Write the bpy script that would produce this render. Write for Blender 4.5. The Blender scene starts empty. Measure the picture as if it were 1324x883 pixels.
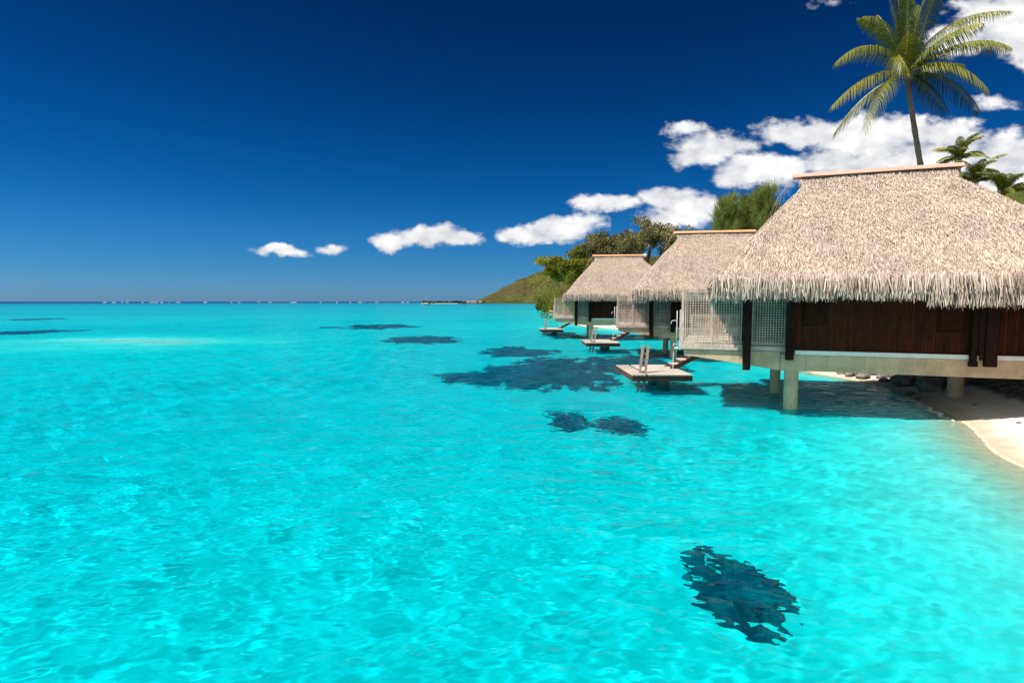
import bpy, math, random
import numpy as np
from mathutils import Vector, Matrix

R = math.radians
sc = bpy.context.scene
COL = sc.collection

# ------------------------------------------------------------------ camera, world, sun
H_CAM = 4.4
F_PX, PITCH = 720.0, R(4.09)
cam = bpy.data.cameras.new('camera')
camera = bpy.data.objects.new('camera', cam)
COL.objects.link(camera)
camera.location = (0, 0, H_CAM)
camera.rotation_euler = (R(90) - PITCH, 0, 0)
cam.sensor_width = 36.0
cam.lens = 36.0 * F_PX / 1324.0
cam.clip_start, cam.clip_end = 0.1, 60000
sc.camera = camera

SUN = Vector((-0.63, -0.12, 1.0)).normalized()
sun_l = bpy.data.lights.new('sun', 'SUN')
sun_l.energy = 5.0
sun_l.angle = R(0.5)
sun_l.color = (1.0, 0.95, 0.87)
sun_l.cycles.is_caustics_light = True
sun = bpy.data.objects.new('sun', sun_l)
COL.objects.link(sun)
sun.location = (-40, 20, 80)
sun.rotation_euler = SUN.to_track_quat('Z', 'Y').to_euler()

sc.view_settings.view_transform = 'Standard'
sc.view_settings.look = 'None'
sc.view_settings.gamma = 1.0
sc.view_settings.exposure = 0.72
sc.cycles.use_denoising = True
sc.cycles.max_bounces = 8
sc.cycles.transparent_max_bounces = 12
sc.cycles.sample_clamp_indirect = 4.0


class NT:
    """small helper for writing node trees"""
    def __init__(self, tree):
        self.t, self.n, self.l = tree, tree.nodes, tree.links
        self.n.clear()

    def node(self, kind, **kw):
        nd = self.n.new(kind)
        for k, v in kw.items():
            if k.startswith('_'):
                setattr(nd, k[1:], v)
        for k, v in kw.items():
            if k.startswith('_'):
                continue
            s = nd.inputs[int(k[1:])] if (k[0] == 'i' and k[1:].isdigit()) else nd.inputs[k.replace('__', ' ')]
            if isinstance(v, bpy.types.NodeSocket):
                self.l.new(v, s)
            elif isinstance(v, bpy.types.Node):
                self.l.new(v.outputs[0], s)
            else:
                s.default_value = v
        return nd

    def m(self, op, a, b=0.0, c=None, clamp=False):
        kw = dict(_operation=op, i0=a, i1=b, _use_clamp=clamp)
        if c is not None:
            kw['i2'] = c
        return self.node('ShaderNodeMath', **kw).outputs[0]

    def vm(self, op, a, b=(0, 0, 0), out=0):
        return self.node('ShaderNodeVectorMath', _operation=op, i0=a, i1=b).outputs[out]

    def mix(self, f, a, b, mode='MIX'):
        nd = self.n.new('ShaderNodeMix')
        nd.data_type, nd.blend_type = 'RGBA', mode
        for s, v in ((nd.inputs[0], f), (nd.inputs[6], a), (nd.inputs[7], b)):
            if isinstance(v, bpy.types.NodeSocket):
                self.l.new(v, s)
            else:
                s.default_value = v if not isinstance(v, tuple) or len(v) == 4 else (*v, 1)
        return nd.outputs[2]

    def ss(self, x, a, b):
        nd = self.node('ShaderNodeMapRange', _interpolation_type='SMOOTHSTEP', i0=x, i1=a, i2=b, i3=0.0, i4=1.0)
        return nd.outputs[0]

    def noise(self, vec, scale, detail=3.0, rough=0.5, out=0):
        return self.node('ShaderNodeTexNoise', Vector=vec, Scale=scale, Detail=detail, Roughness=rough).outputs[out]


def ray(px, py):
    """direction through a photo pixel, world axes"""
    a, v = (px - 662.0) / F_PX, (441.5 - py) / F_PX
    return Vector((a, math.cos(PITCH) + v * math.sin(PITCH), -math.sin(PITCH) + v * math.cos(PITCH)))


def on_z(px, py, z=0.0):
    d = ray(px, py)
    t = (z - H_CAM) / d.z
    return Vector((d.x * t, d.y * t, z))


def at_y(px, py, Y):
    d = ray(px, py)
    t = Y / d.y
    return Vector((d.x * t, Y, H_CAM + d.z * t))


world = bpy.data.worlds.new('World')
sc.world = world
world.use_nodes = True
w = NT(world.node_tree)
sky = w.node('ShaderNodeTexSky', _sky_type='NISHITA', _sun_disc=False, _sun_elevation=math.asin(SUN.z),
             _sun_rotation=math.atan2(SUN.x, SUN.y), _altitude=0.0, _air_density=1.0, _dust_density=0.3, _ozone_density=2.0)
geo = w.node('ShaderNodeTexCoord')
sep = w.node('ShaderNodeSeparateXYZ', i0=geo.outputs['Generated'])
el = w.m('MAXIMUM', sep.outputs[2], 0.0)
# a polarising filter: the sky darkens and saturates away from the horizon
ramp = w.node('ShaderNodeValToRGB', i0=el)
cr = ramp.color_ramp
cr.interpolation = 'B_SPLINE'
cr.elements[0].position, cr.elements[0].color = 0.0, (0.15, 0.33, 0.74, 1)
cr.elements[1].position, cr.elements[1].color = 0.55, (0.001, 0.05, 0.125, 1)
for p_, c_ in ((0.05, (0.075, 0.30, 0.62, 1)), (0.16, (0.006, 0.21, 0.46, 1)), (0.32, (0.001, 0.11, 0.30, 1))):
    e_ = cr.elements.new(p_)
    e_.color = c_
skyc = w.mix(1.0, sky.outputs[0], ramp.outputs[0], 'MULTIPLY')
# clouds, laid out by direction
ysafe = w.m('MAXIMUM', sep.outputs[1], 0.05)
U = w.m('DIVIDE', sep.outputs[0], ysafe)
V = w.m('DIVIDE', sep.outputs[2], ysafe)
uv = w.node('ShaderNodeCombineXYZ', i0=U, i1=V, i2=0.0).outputs[0]
nz1 = w.noise(uv, 16.0, 5.0, 0.55, 1)
off = w.vm('MULTIPLY', w.vm('SUBTRACT', nz1, (0.5, 0.5, 0.5)), (0.055, 0.04, 0.0))
uvd = w.vm('ADD', uv, off)
CL = [(362, 327, 38, 8, 1), (430, 321, 23, 9, .8), (503, 313, 28, 12, 1), (555, 305, 48, 18, 1.1), (592, 308, 34, 11, .9), (650, 307, 18, 7, .6),
      (682, 304, 34, 13, 1), (735, 294, 44, 19, 1.1), (700, 298, 40, 14, 1), (785, 262, 48, 13, 1), (858, 257, 34, 15, 1), (893, 270, 46, 24, 1.1),
      (855, 282, 34, 18, 1), (885, 167, 36, 8, .7), (925, 188, 60, 18, 1), (905, 205, 40, 14, 1), (985, 222, 72, 24, 1.1),
      (1040, 170, 66, 20, 1), (1120, 178, 80, 28, 1.2), (1190, 172, 60, 22, 1), (1238, 176, 45, 22, 1), (1110, 212, 90, 20, 1.1),
      (1210, 205, 70, 26, 1.1), (1305, 205, 54, 38, 1.3), (1300, 26, 72, 38, 1.25), (1238, 50, 56, 20, 1), (1335, 60, 50, 34, 1.1),
      (1075, 0, 24, 6, .2), (1290, 135, 34, 10, .5),
      (1255, 243, 60, 26, 1.1), (1480, 150, 120, 60, 1), (1600, 300, 160, 60, 1), (-200, 300, 120, 25, 1)]
dens = None
for cx, cy, rx, ry, k in CL:
    d0 = ray(cx, cy)
    u0, v0 = d0.x / d0.y, d0.z / d0.y
    q = w.vm('MULTIPLY', w.vm('SUBTRACT', uvd, (u0, v0, 0)), (F_PX / rx, F_PX / ry, 0))
    ln = w.vm('LENGTH', q, out=1)
    one = w.m('MULTIPLY', w.m('SUBTRACT', 1.15, ln), k)
    dens = one if dens is None else w.node('ShaderNodeMath', _operation='SMOOTH_MAX', i0=dens, i1=one, i2=0.12).outputs[0]
uvs = w.vm('MULTIPLY', uv, (1.0, 1.6, 1.0))
nz2 = w.noise(uvs, 19.0, 7.0, 0.58)
nz3 = w.noise(w.vm('ADD', uvs, (0.012, -0.022, 0.0)), 19.0, 4.0, 0.5)
dd = w.m('ADD', dens, w.m('MULTIPLY', w.m('SUBTRACT', nz2, 0.5), 1.7))
cmask = w.m('MULTIPLY', w.ss(dd, 0.04, 0.58), w.ss(sep.outputs[1], 0.05, 0.2))
big1 = w.noise(uvs, 8.0, 3.0, 0.5)
big2 = w.noise(w.vm('ADD', uvs, (0.02, -0.045, 0.0)), 8.0, 3.0, 0.5)
relief = w.m('ADD', w.m('MULTIPLY', w.m('SUBTRACT', nz2, nz3), 1.3), w.m('MULTIPLY', w.m('SUBTRACT', big1, big2), 1.5))
shade = w.m('ADD', w.m('ADD', 0.64, w.m('MULTIPLY', w.ss(dd, 0.2, 1.2), 0.14)), relief, clamp=True)
ccol = w.mix(shade, (2.9, 3.2, 3.8), (7.0, 6.95, 6.9))
# added, unseen bright cloud behind the viewer: neutral fill light for shaded fronts
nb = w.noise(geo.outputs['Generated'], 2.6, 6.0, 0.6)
fill_mask = w.m('MULTIPLY', w.ss(nb, 0.42, 0.56), w.m('MULTIPLY', w.ss(sep.outputs[1], 0.02, -0.30), w.ss(sep.outputs[2], 0.0, 0.12)))
skyf = w.mix(w.m('MAXIMUM', cmask, fill_mask), skyc, ccol)
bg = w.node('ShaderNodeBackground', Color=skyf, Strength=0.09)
w.node('ShaderNodeOutputWorld', i0=bg.outputs[0])


# ------------------------------------------------------------------ material helpers
def mat(name):
    m_ = bpy.data.materials.new(name)
    m_.use_nodes = True
    return m_, NT(m_.node_tree)


def finish(t, color, rough=0.8, bump=None, bump_d=0.02, bump_s=1.0, spec=0.3, **kw):
    args = dict(Base__Color=color, Roughness=rough)
    b = t.node('ShaderNodeBsdfPrincipled', **args)
    b.inputs['Specular IOR Level'].default_value = spec
    for k, v in kw.items():
        b.inputs[k.replace('__', ' ')].default_value = v
    if bump is not None:
        bp = t.node('ShaderNodeBump', Strength=bump_s, Distance=bump_d, Height=bump)
        t.l.new(bp.outputs[0], b.inputs['Normal'])
    t.node('ShaderNodeOutputMaterial', i0=b.outputs[0])


def c4(*a):
    return (*a, 1.0)


def tone_mat(name, lo, mid, hi, rough=0.8, spec=0.25, translucent=0.0, nscale=0.0):
    """albedo picked per blade from the mesh attribute «tone» (0..1)"""
    m_, t = mat(name)
    a = t.node('ShaderNodeAttribute', _attribute_name='tone')
    rp = t.node('ShaderNodeValToRGB', i0=a.outputs['Fac'])
    rp.color_ramp.elements[0].color, rp.color_ramp.elements[1].color = c4(*lo), c4(*hi)
    e = rp.color_ramp.elements.new(0.5)
    e.color = c4(*mid)
    colr = rp.outputs[0]
    if nscale:
        tc = t.node('ShaderNodeTexCoord')
        n_ = t.noise(tc.outputs['Object'], nscale, 3)
        colr = t.mix(1.0, colr, t.mix(n_, (0.72, 0.72, 0.72), (1.25, 1.22, 1.18)), 'MULTIPLY')
    b = t.node('ShaderNodeBsdfPrincipled', Base__Color=colr, Roughness=rough)
    b.inputs['Specular IOR Level'].default_value = spec
    sh = b.outputs[0]
    if translucent:
        tr = t.node('ShaderNodeBsdfTranslucent', Color=colr)
        sh = t.node('ShaderNodeMixShader', i0=translucent, i1=b.outputs[0], i2=tr.outputs[0]).outputs[0]
    t.node('ShaderNodeOutputMaterial', i0=sh)
    return m_


M = {}


def simple(name, base, var=0.25, scale=6.0, rough=0.8, bump_d=0.01, stretch=(1, 1, 1), spec=0.3, detail=5, **kw):
    m_, t = mat(name)
    tc = t.node('ShaderNodeTexCoord')
    v = t.vm('MULTIPLY', tc.outputs['Object'], stretch)
    n1 = t.noise(v, scale, detail, 0.6)
    n2 = t.noise(tc.outputs['Object'], scale * 0.17, 3)
    f = t.m('ADD', t.m('MULTIPLY', n1, 0.65), t.m('MULTIPLY', n2, 0.35))
    f = t.ss(f, 0.33, 0.67)
    lo = tuple(c * (1 - var) for c in base)
    hi = tuple(min(1, c * (1 + var)) for c in base)
    finish(t, t.mix(f, lo, hi), rough, n1, bump_d, 1.0, spec, **kw)
    M[name] = m_
    return m_


simple('dark_timber', (0.022, 0.008, 0.005), .5, 3, .65, .004, (8, 8, 1), spec=.1)
simple('grey_timber', (0.56, 0.41, 0.33), .35, 5, .8, .004, (6, 6, 1))
simple('lattice_timber', (0.54, 0.40, 0.32), .3, 4, .8, .002)
simple('platform_timber', (0.40, 0.35, 0.31), .3, 4, .8, .004, (1, 9, 1))
simple('weathered_timber', (0.26, 0.215, 0.185), .35, 5, .85, .004, (4, 4, 1))
simple('frame_timber', (0.07, 0.035, 0.022), .5, 4, .7, .004, (1, 6, 6))
simple('white_ledge', (0.82, 0.76, 0.71), .08, 3, .6, .001)
simple('copper_cap', (0.56, 0.33, 0.26), .15, 2, .5, .003, (1, 6, 6))
simple('white_metal', (0.75, 0.75, 0.75), .05, 5, .35, .0)
simple('bark', (0.22, 0.16, 0.115), .5, 5, .9, .03, (1, 1, 3))
simple('orange_wood', (0.50, 0.25, 0.10), .3, 5, .6, .002, (1, 1, 6))
simple('pale_cloth', (0.70, 0.68, 0.64), .08, 6, .9, .002)
simple('sail_hull', (0.10, 0.13, 0.16), .2, 3, .4, .0)
simple('dark_concrete', (0.10, 0.09, 0.075), .4, 3, .7, .01)  # darker concrete for the platform piles
simple('red_roof', (0.35, 0.16, 0.12), .3, 2, .8, .0)

# concrete with water stains
m_, t = mat('concrete')
tc = t.node('ShaderNodeTexCoord')
n1 = t.noise(tc.outputs['Object'], 1.3, 6, .65)
n2 = t.noise(t.vm('MULTIPLY', tc.outputs['Object'], (6, 6, 1.0)), 2.0, 4, .6)
n3 = t.noise(tc.outputs['Object'], 30, 3)
c_ = t.mix(t.ss(n1, .35, .65), (0.50, 0.33, 0.21), (0.66, 0.45, 0.29))
c_ = t.mix(t.m('MULTIPLY', t.ss(n2, .52, .75), .5), c_, (0.28, 0.22, 0.16))
finish(t, c_, .85, n3, .006)
M['concrete'] = m_

# wall boards
m_, t = mat('wall_boards')
tc = t.node('ShaderNodeTexCoord')
sx = t.node('ShaderNodeSeparateXYZ', i0=tc.outputs['Object'])
along = t.m('ADD', sx.outputs[0], sx.outputs[1])
brd = t.m('DIVIDE', along, 0.115)
fr = t.m('FRACT', brd)
groove = t.m('LESS_THAN', t.m('ABSOLUTE', t.m('SUBTRACT', fr, .5)), .44)
wn = t.node('ShaderNodeTexWhiteNoise', _noise_dimensions='1D', W=t.m('FLOOR', brd)).outputs[0]
gr = t.noise(t.vm('MULTIPLY', tc.outputs['Object'], (14, 14, 1.0)), 1.6, 5, .6)
pt = t.noise(t.vm('MULTIPLY', tc.outputs['Object'], (2.2, 2.2, .9)), .8, 4, .6)
f = t.m('ADD', t.m('MULTIPLY', wn, .14), t.m('ADD', t.m('MULTIPLY', gr, .40), t.m('MULTIPLY', pt, .60)))
c_ = t.mix(t.ss(f, .3, .85), (0.013, 0.004, 0.002), (0.100, 0.020, 0.005))
c_ = t.mix(groove, (0.008, 0.004, 0.003), c_)
finish(t, c_, .6, groove, .008, spec=.12)
M['wall_boards'] = m_

M['thatch'] = tone_mat('thatch', (0.24, 0.175, 0.135), (0.60, 0.49, 0.41), (0.78, 0.69, 0.61), .8, .15, 0.25, .6)
simple('thatch_core', (0.40, 0.32, 0.26), .5, 9, .95, .03)
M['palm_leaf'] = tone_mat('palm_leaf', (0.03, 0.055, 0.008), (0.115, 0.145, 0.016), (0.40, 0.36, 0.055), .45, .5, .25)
M['needle_leaf'] = tone_mat('needle_leaf', (0.09, 0.125, 0.022), (0.22, 0.27, 0.055), (0.38, 0.42, 0.11), .7, .2, .45)
M['olive_leaf'] = tone_mat('olive_leaf', (0.075, 0.065, 0.022), (0.15, 0.135, 0.045), (0.26, 0.235, 0.10), .7, .2, .2)
M['yellow_leaf'] = tone_mat('yellow_leaf', (0.05, 0.065, 0.006), (0.18, 0.18, 0.014), (0.36, 0.32, 0.025), .6, .3, .45)
M['bush_leaf'] = tone_mat('bush_leaf', (0.020, 0.035, 0.008), (0.07, 0.085, 0.012), (0.16, 0.15, 0.02), .7, .2, .2)

# rocks
m_, t = mat('rock')
tc = t.node('ShaderNodeTexCoord')
oi = t.node('ShaderNodeObjectInfo')
n1 = t.noise(tc.outputs['Object'], 2.0, 6, .65)
n2 = t.noise(tc.outputs['Object'], 14, 4, .6)
c_ = t.mix(t.ss(n1, .35, .65), (0.10, 0.085, 0.07), (0.30, 0.26, 0.22))
c_ = t.mix(t.m('MULTIPLY', oi.outputs['Random'], .5), c_, (0.16, 0.14, 0.12))
finish(t, c_, .85, n2, .03)
M['rock'] = m_

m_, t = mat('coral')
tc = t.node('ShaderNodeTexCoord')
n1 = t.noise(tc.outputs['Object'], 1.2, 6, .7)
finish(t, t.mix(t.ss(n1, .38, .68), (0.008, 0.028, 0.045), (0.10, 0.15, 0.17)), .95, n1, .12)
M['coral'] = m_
m_, t = mat('pale_coral')
tc = t.node('ShaderNodeTexCoord')
n1 = t.noise(tc.outputs['Object'], 1.8, 6, .7)
finish(t, t.mix(t.ss(n1, .35, .7), (0.30, 0.26, 0.21), (0.52, 0.48, 0.42)), .95, n1, .05)
M['pale_coral'] = m_


# ------------------------------------------------------------------ object helpers
def setp(o, label=None, cat=None, group=None, kind=None):
    for k, v in (('label', label), ('category', cat), ('group', group), ('kind', kind)):
        if v:
            o[k] = v
    return o


def np_mesh(name, V_, F_, tone=None, smooth=False):
    V_ = np.asarray(V_, dtype=np.float32).reshape(-1, 3)
    F_ = np.asarray(F_, dtype=np.int32)
    me = bpy.data.meshes.new(name)
    k = F_.shape[1]
    me.vertices.add(len(V_))
    me.vertices.foreach_set('co', V_.ravel())
    me.loops.add(F_.size)
    me.loops.foreach_set('vertex_index', F_.ravel())
    me.polygons.add(len(F_))
    me.polygons.foreach_set('loop_start', np.arange(len(F_), dtype=np.int32) * k)
    if smooth:
        me.polygons.foreach_set('use_smooth', np.ones(len(F_), dtype=bool))
    if tone is not None:
        at = me.attributes.new('tone', 'FLOAT', 'POINT')
        at.data.foreach_set('value', np.asarray(tone, dtype=np.float32).ravel())
    me.update(calc_edges=True)
    return me


def obj(name, me, material=None, parent=None, loc=None):
    o = bpy.data.objects.new(name, me)
    COL.objects.link(o)
    if material is not None:
        if material.name not in [x.name for x in me.materials if x]:
            me.materials.append(material)
    if parent is not None:
        o.parent = parent
    if loc is not None:
        o.location = loc
    o.cycles.is_caustics_receiver = True
    return o


def empty(name, loc=(0, 0, 0), rz=0.0):
    o = bpy.data.objects.new(name, None)
    o.empty_display_size = 0.3
    COL.objects.link(o)
    o.location = loc
    o.rotation_euler = (0, 0, rz)
    return o


def copy_tree(o, parent=None):
    c = o.copy()
    COL.objects.link(c)
    c.parent = parent
    for ch in list(o.children):
        copy_tree(ch, c)
    return c


class MB:
    """collects boxes, tubes and prisms into one mesh"""
    def __init__(self):
        self.v, self.f = [], []

    def hexa(self, pts):
        b = len(self.v)
        self.v += [tuple(p) for p in pts]
        for q in ((0, 3, 2, 1), (4, 5, 6, 7), (0, 1, 5, 4), (1, 2, 6, 5), (2, 3, 7, 6), (3, 0, 4, 7)):
            self.f.append(tuple(b + i for i in q))
        return self

    def box(self, x0, x1, y0, y1, z0, z1):
        return self.hexa([(x0, y0, z0), (x1, y0, z0), (x1, y1, z0), (x0, y1, z0), (x0, y0, z1), (x1, y0, z1), (x1, y1, z1), (x0, y1, z1)])

    def bar(self, a, b, w_, d_):
        a, b = Vector(a), Vector(b)
        ax = (b - a).normalized()
        s = ax.cross(Vector((0, 1, 0)))
        if s.length < .1:
            s = ax.cross(Vector((1, 0, 0)))
        s.normalize()
        u_ = s.cross(ax)
        s, u_ = s * w_ / 2, u_ * d_ / 2
        return self.hexa([a - s - u_, a + s - u_, a + s + u_, a - s + u_, b - s - u_, b + s - u_, b + s + u_, b - s + u_])

    def tube(self, pts, rad, n=10, cap=True):
        pts = [Vector(p) for p in pts]
        rad = rad if isinstance(rad, (list, tuple)) else [rad] * len(pts)
        rings = []
        for i, p in enumerate(pts):
            d_ = (pts[min(i + 1, len(pts) - 1)] - pts[max(i - 1, 0)]).normalized()
            s = d_.cross(Vector((0.13, 0.97, 0.2))).normalized()
            u_ = s.cross(d_)
            b = len(self.v)
            for k in range(n):
                a = 2 * math.pi * k / n
                self.v.append(tuple(p + (s * math.cos(a) + u_ * math.sin(a)) * rad[i]))
            rings.append(b)
        for a, b in zip(rings, rings[1:]):
            for k in range(n):
                k2 = (k + 1) % n
                self.f.append((a + k, a + k2, b + k2, b + k))
        if cap:
            self.f.append(tuple(rings[0] + k for k in range(n))[::-1])
            self.f.append(tuple(rings[-1] + k for k in range(n)))
        return self

    def mesh(self, name, smooth=False, bevel=0.0):
        me = bpy.data.meshes.new(name)
        me.from_pydata(self.v, [], self.f)
        if bevel:
            import bmesh
            bm = bmesh.new()
            bm.from_mesh(me)
            bmesh.ops.bevel(bm, geom=list(bm.edges), offset=bevel, segments=1, affect='EDGES')
            bm.to_mesh(me)
            bm.free()
        if smooth:
            for p in me.polygons:
                p.use_smooth = True
        me.update()
        return me

    def build(self, name, material, parent=None, smooth=False, bevel=0.0):
        return obj(name, self.mesh(name, smooth, bevel), material, parent)


def vnoise(x, y, seed=0, octaves=4, gain=.5):
    """value noise on numpy arrays, about -1..1"""
    out = np.zeros(np.shape(x))
    amp, tot = 1.0, 0.0
    for o_ in range(octaves):
        xi, yi = np.floor(x), np.floor(y)
        fx, fy = x - xi, y - yi
        fx, fy = fx * fx * (3 - 2 * fx), fy * fy * (3 - 2 * fy)

        def h(i, j):
            s = np.sin((xi + i) * 127.1 + (yi + j) * 311.7 + (seed + o_ * 17) * 74.7) * 43758.5453
            return s - np.floor(s)
        v = (h(0, 0) * (1 - fx) + h(1, 0) * fx) * (1 - fy) + (h(0, 1) * (1 - fx) + h(1, 1) * fx) * fy
        out += amp * (v * 2 - 1)
        tot += amp
        amp *= gain
        x, y = x * 2.03 + 5.3, y * 2.03 + 1.7
    return out / tot


# ------------------------------------------------------------------ terrain: seabed, beach, bank
SH_Y = [-60, -5, 5, 12.4, 16, 19.8, 24, 29.6, 34, 42, 58, 75, 88, 100, 150, 200, 300, 340, 420, 900, 1200]
SH_X = [5, 9.2, 10.8, 12.7, 14.4, 16.6, 18.2, 19.7, 18.6, 20.5, 22.5, 22, 17.5, 13.0, 12.3, 13.5, 17.5, 19.5, 60, 400, 900]


def sm(x, a, b):
    t_ = np.clip((x - a) / (b - a), 0, 1)
    return t_ * t_ * (3 - 2 * t_)


def terrain(X, Y):
    s = np.interp(Y, SH_Y, SH_X) - X                       # > 0 out at sea
    s = s + 0.25 * vnoise(X * .5, Y * .5, 3, 2)
    s_d = s * (1 - .48 * (1 - sm(Y, 19, 23)) * (1 - sm(s, 4, 12)))
    dep = np.interp(s_d, [0, .5, 1.5, 3, 6, 12, 22, 60], [0, .12, .42, .75, 1.2, 1.5, 1.65, 1.7])
    Rr = np.hypot(X, Y)
    dep = dep + np.interp(Rr, [0, 100, 200, 500, 1000, 1700, 2300, 40000], [0, 0, .5, 1.2, 2.2, 5, 25, 30])
    calm = sm(s, 3, 14)
    dep = dep + calm * (0.30 * vnoise(X * .035 + 3, Y * .045, 5, 3) + 0.10 * vnoise(X * .3, Y * .3, 8, 3))
    dep = dep - (1.25 + .35 * vnoise(X * .12, Y * .25, 14, 3)) * np.exp(-(((X + 44) / 24) ** 2 + ((Y - 60) / 15) ** 2)) - .6 * np.exp(-(((X + 95) / 90) ** 2 + ((Y - 150) / 50) ** 2))
    dep = dep + sm(Y, 140, 320) * 1.0 * vnoise(X * .004, Y * .02, 11, 3)
    dep = np.where(s > 2, np.maximum(dep, .22 * sm(s, 2, 4)), dep)
    land = -s
    up = np.interp(land, [0, 2.3, 3.6, 8, 16, 60, 400], [0, .38, 1.1, 2.3, 2.9, 5, 20])
    up = up + sm(land, 2.3, 5) * .35 * vnoise(X * .6, Y * .6, 21, 4)
    return np.where(s > 0, -dep, up)


def polar(r_lo, r_hi_list, a_lo, a_hi, na):
    rr = [r_lo]
    for r_hi, n in r_hi_list:
        rr += list(np.geomspace(rr[-1], r_hi, n + 1)[1:])
    th = np.radians(np.linspace(a_lo, a_hi, na))
    T_, R_ = np.meshgrid(th, np.array(rr))
    return R_ * np.sin(T_), R_ * np.cos(T_), R_, len(rr), na


X, Y, Rg, n_, m_n = polar(1.5, [(60, 420), (30000, 200)], -80, 80, 700)
Y = Y - 4.0
Z = terrain(X, Y)
idx = np.arange(n_ * m_n).reshape(n_, m_n)
Fq = np.stack([idx[:-1, :-1], idx[1:, :-1], idx[1:, 1:], idx[:-1, 1:]], -1).reshape(-1, 4)[:, ::-1]
Vt = np.stack([X, Y, Z], -1).reshape(-1, 3)
zmax = Vt[Fq, 2].max(1)
mid_z = Vt[Fq, 2].mean(1)


def sub(mask):
    F2 = Fq[mask]
    used, inv = np.unique(F2, return_inverse=True)
    return Vt[used], inv.reshape(-1, 4)


m_, t = mat('seabed_sand')
tc = t.node('ShaderNodeTexCoord')
P_ = tc.outputs['Object']
n1 = t.noise(P_, .35, 6, .6)
n2 = t.noise(t.vm('MULTIPLY', P_, (.4, 1.4, 1)), .02, 5, .65)
n3 = t.noise(P_, 3.0, 4, .6)
c_ = t.mix(t.ss(n1, .3, .75), (0.80, 0.80, 0.76), (0.68, 0.68, 0.63))
c_ = t.mix(t.m('MULTIPLY', t.ss(n2, .50, .72), .45), c_, (0.34, 0.42, 0.40))
c_ = t.mix(t.m('MULTIPLY', t.ss(t.noise(P_, .11, 6, .7), .48, .66), .36), c_, (0.38, 0.46, 0.44))
c_ = t.mix(t.m('MULTIPLY', t.ss(t.noise(P_, 1.1, 6, .7), .50, .66), .22), c_, (0.40, 0.46, 0.42))
sz = t.node('ShaderNodeSeparateXYZ', i0=P_).outputs[2]
c_ = t.mix(t.ss(t.m('ADD', sz, t.m('MULTIPLY', t.m('SUBTRACT', t.noise(P_, 1.2, 6, .6), .5), .12)), -.42, -.02), c_, (0.50, 0.43, 0.32))
finish(t, c_, 1.0, n3, .03, spec=0)
M['seabed_sand'] = m_

m_, t = mat('beach_sand')
tc = t.node('ShaderNodeTexCoord')
P_ = tc.outputs['Object']
sx = t.node('ShaderNodeSeparateXYZ', i0=P_)
n1 = t.noise(P_, 1.2, 6, .6)
n3 = t.noise(P_, 18.0, 4, .7)
hz = t.m('ADD', sx.outputs[2], t.m('MULTIPLY', t.m('SUBTRACT', n1, .5), .25))
c_ = t.mix(t.ss(hz, .01, .16), (0.50, 0.43, 0.32), (0.72, 0.65, 0.55))
c_ = t.mix(t.ss(n3, .55, .8), c_, (0.55, 0.48, 0.38))
soil = t.mix(t.ss(t.noise(P_, 3.5, 6, .7), .38, .62), (0.055, 0.045, 0.035), (0.22, 0.19, 0.15))
c_ = t.mix(t.ss(hz, .42, .62), c_, soil)
veg = t.mix(t.ss(t.noise(P_, 2.0, 5, .7), .4, .6), (0.03, 0.045, 0.01), (0.10, 0.11, 0.03))
c_ = t.mix(t.ss(hz, 2.3, 2.9), c_, veg)
finish(t, c_, .95, t.noise(P_, 5.0, 8, .7), .12, spec=.1)
M['beach_sand'] = m_

va, fa = sub(mid_z < 0.0)
seabed = setp(obj('seabed', np_mesh('seabed', va, fa, smooth=True), M['seabed_sand']), kind='structure')
va, fa = sub(mid_z >= 0.0)
beach = setp(obj('beach', np_mesh('beach', va, fa, smooth=True), M['beach_sand']), kind='structure')
del X, Y, Z, Vt, Fq

# ------------------------------------------------------------------ water surface
rng = np.random.default_rng(11)
X, Y, Rg, n_, m_n = polar(1.6, [(150, 1250), (40000, 160)], -76, 76, 1500)
Y = Y - 2.0
depth = np.maximum(0.0, -terrain(X, Y)).astype(np.float32)
Z = np.zeros_like(X)
fade_shore = np.clip((depth - .03) / .22, 0, 1) * (1 + .45 * np.exp(-(((X - 7.5) / 5) ** 2 + ((Y - 16) / 6) ** 2)))
for i in range(64):
    lam = 0.28 * 14 ** (rng.random()) if i < 54 else rng.uniform(3, 9)
    k = 2 * np.pi / lam
    d_ = rng.normal(1.9, .75)
    a_ = 0.0029 * lam * np.clip(lam / .8, .55, 1.15) * (1.0 - .3 * (lam > 1.6))
    lim = np.clip(1.6 - Rg / (lam * 85), 0, 1)
    ph = .8 * vnoise(X / (lam * 6), Y / (lam * 6), i, 1)
    Z += a_ * lim * np.sin(k * (X * np.cos(d_) + Y * np.sin(d_)) + rng.random() * 7 + ph * 2)
Z *= fade_shore * (0.75 + .45 * vnoise(X * .09, Y * .09, 31, 2))
# patches of calmer and livelier water
idx = np.arange(n_ * m_n, dtype=np.int32).reshape(n_, m_n)
Fq = np.stack([idx[:-1, :-1], idx[1:, :-1], idx[1:, 1:], idx[:-1, 1:]], -1).reshape(-1, 4)[:, ::-1]
Fq = Fq[depth.ravel()[Fq].mean(1) > .018]             # the sheet thins out at the waterline
me = np_mesh('water', np.stack([X, Y, Z], -1).reshape(-1, 3), Fq, smooth=True)
at = me.attributes.new('depth', 'FLOAT', 'POINT')
at.data.foreach_set('value', depth.ravel())
m_, t = mat('lagoon_water')
dp = t.node('ShaderNodeAttribute', _attribute_name='depth').outputs['Fac']
ch = [t.m('POWER', 2.71828, t.m('MULTIPLY', dp, -k_)) for k_ in (2.7, 0.085, 0.03)]
tint = t.node('ShaderNodeCombineColor', i0=ch[0], i1=ch[1], i2=ch[2]).outputs[0]
tc = t.node('ShaderNodeTexCoord')
P_ = tc.outputs['Object']
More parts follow.
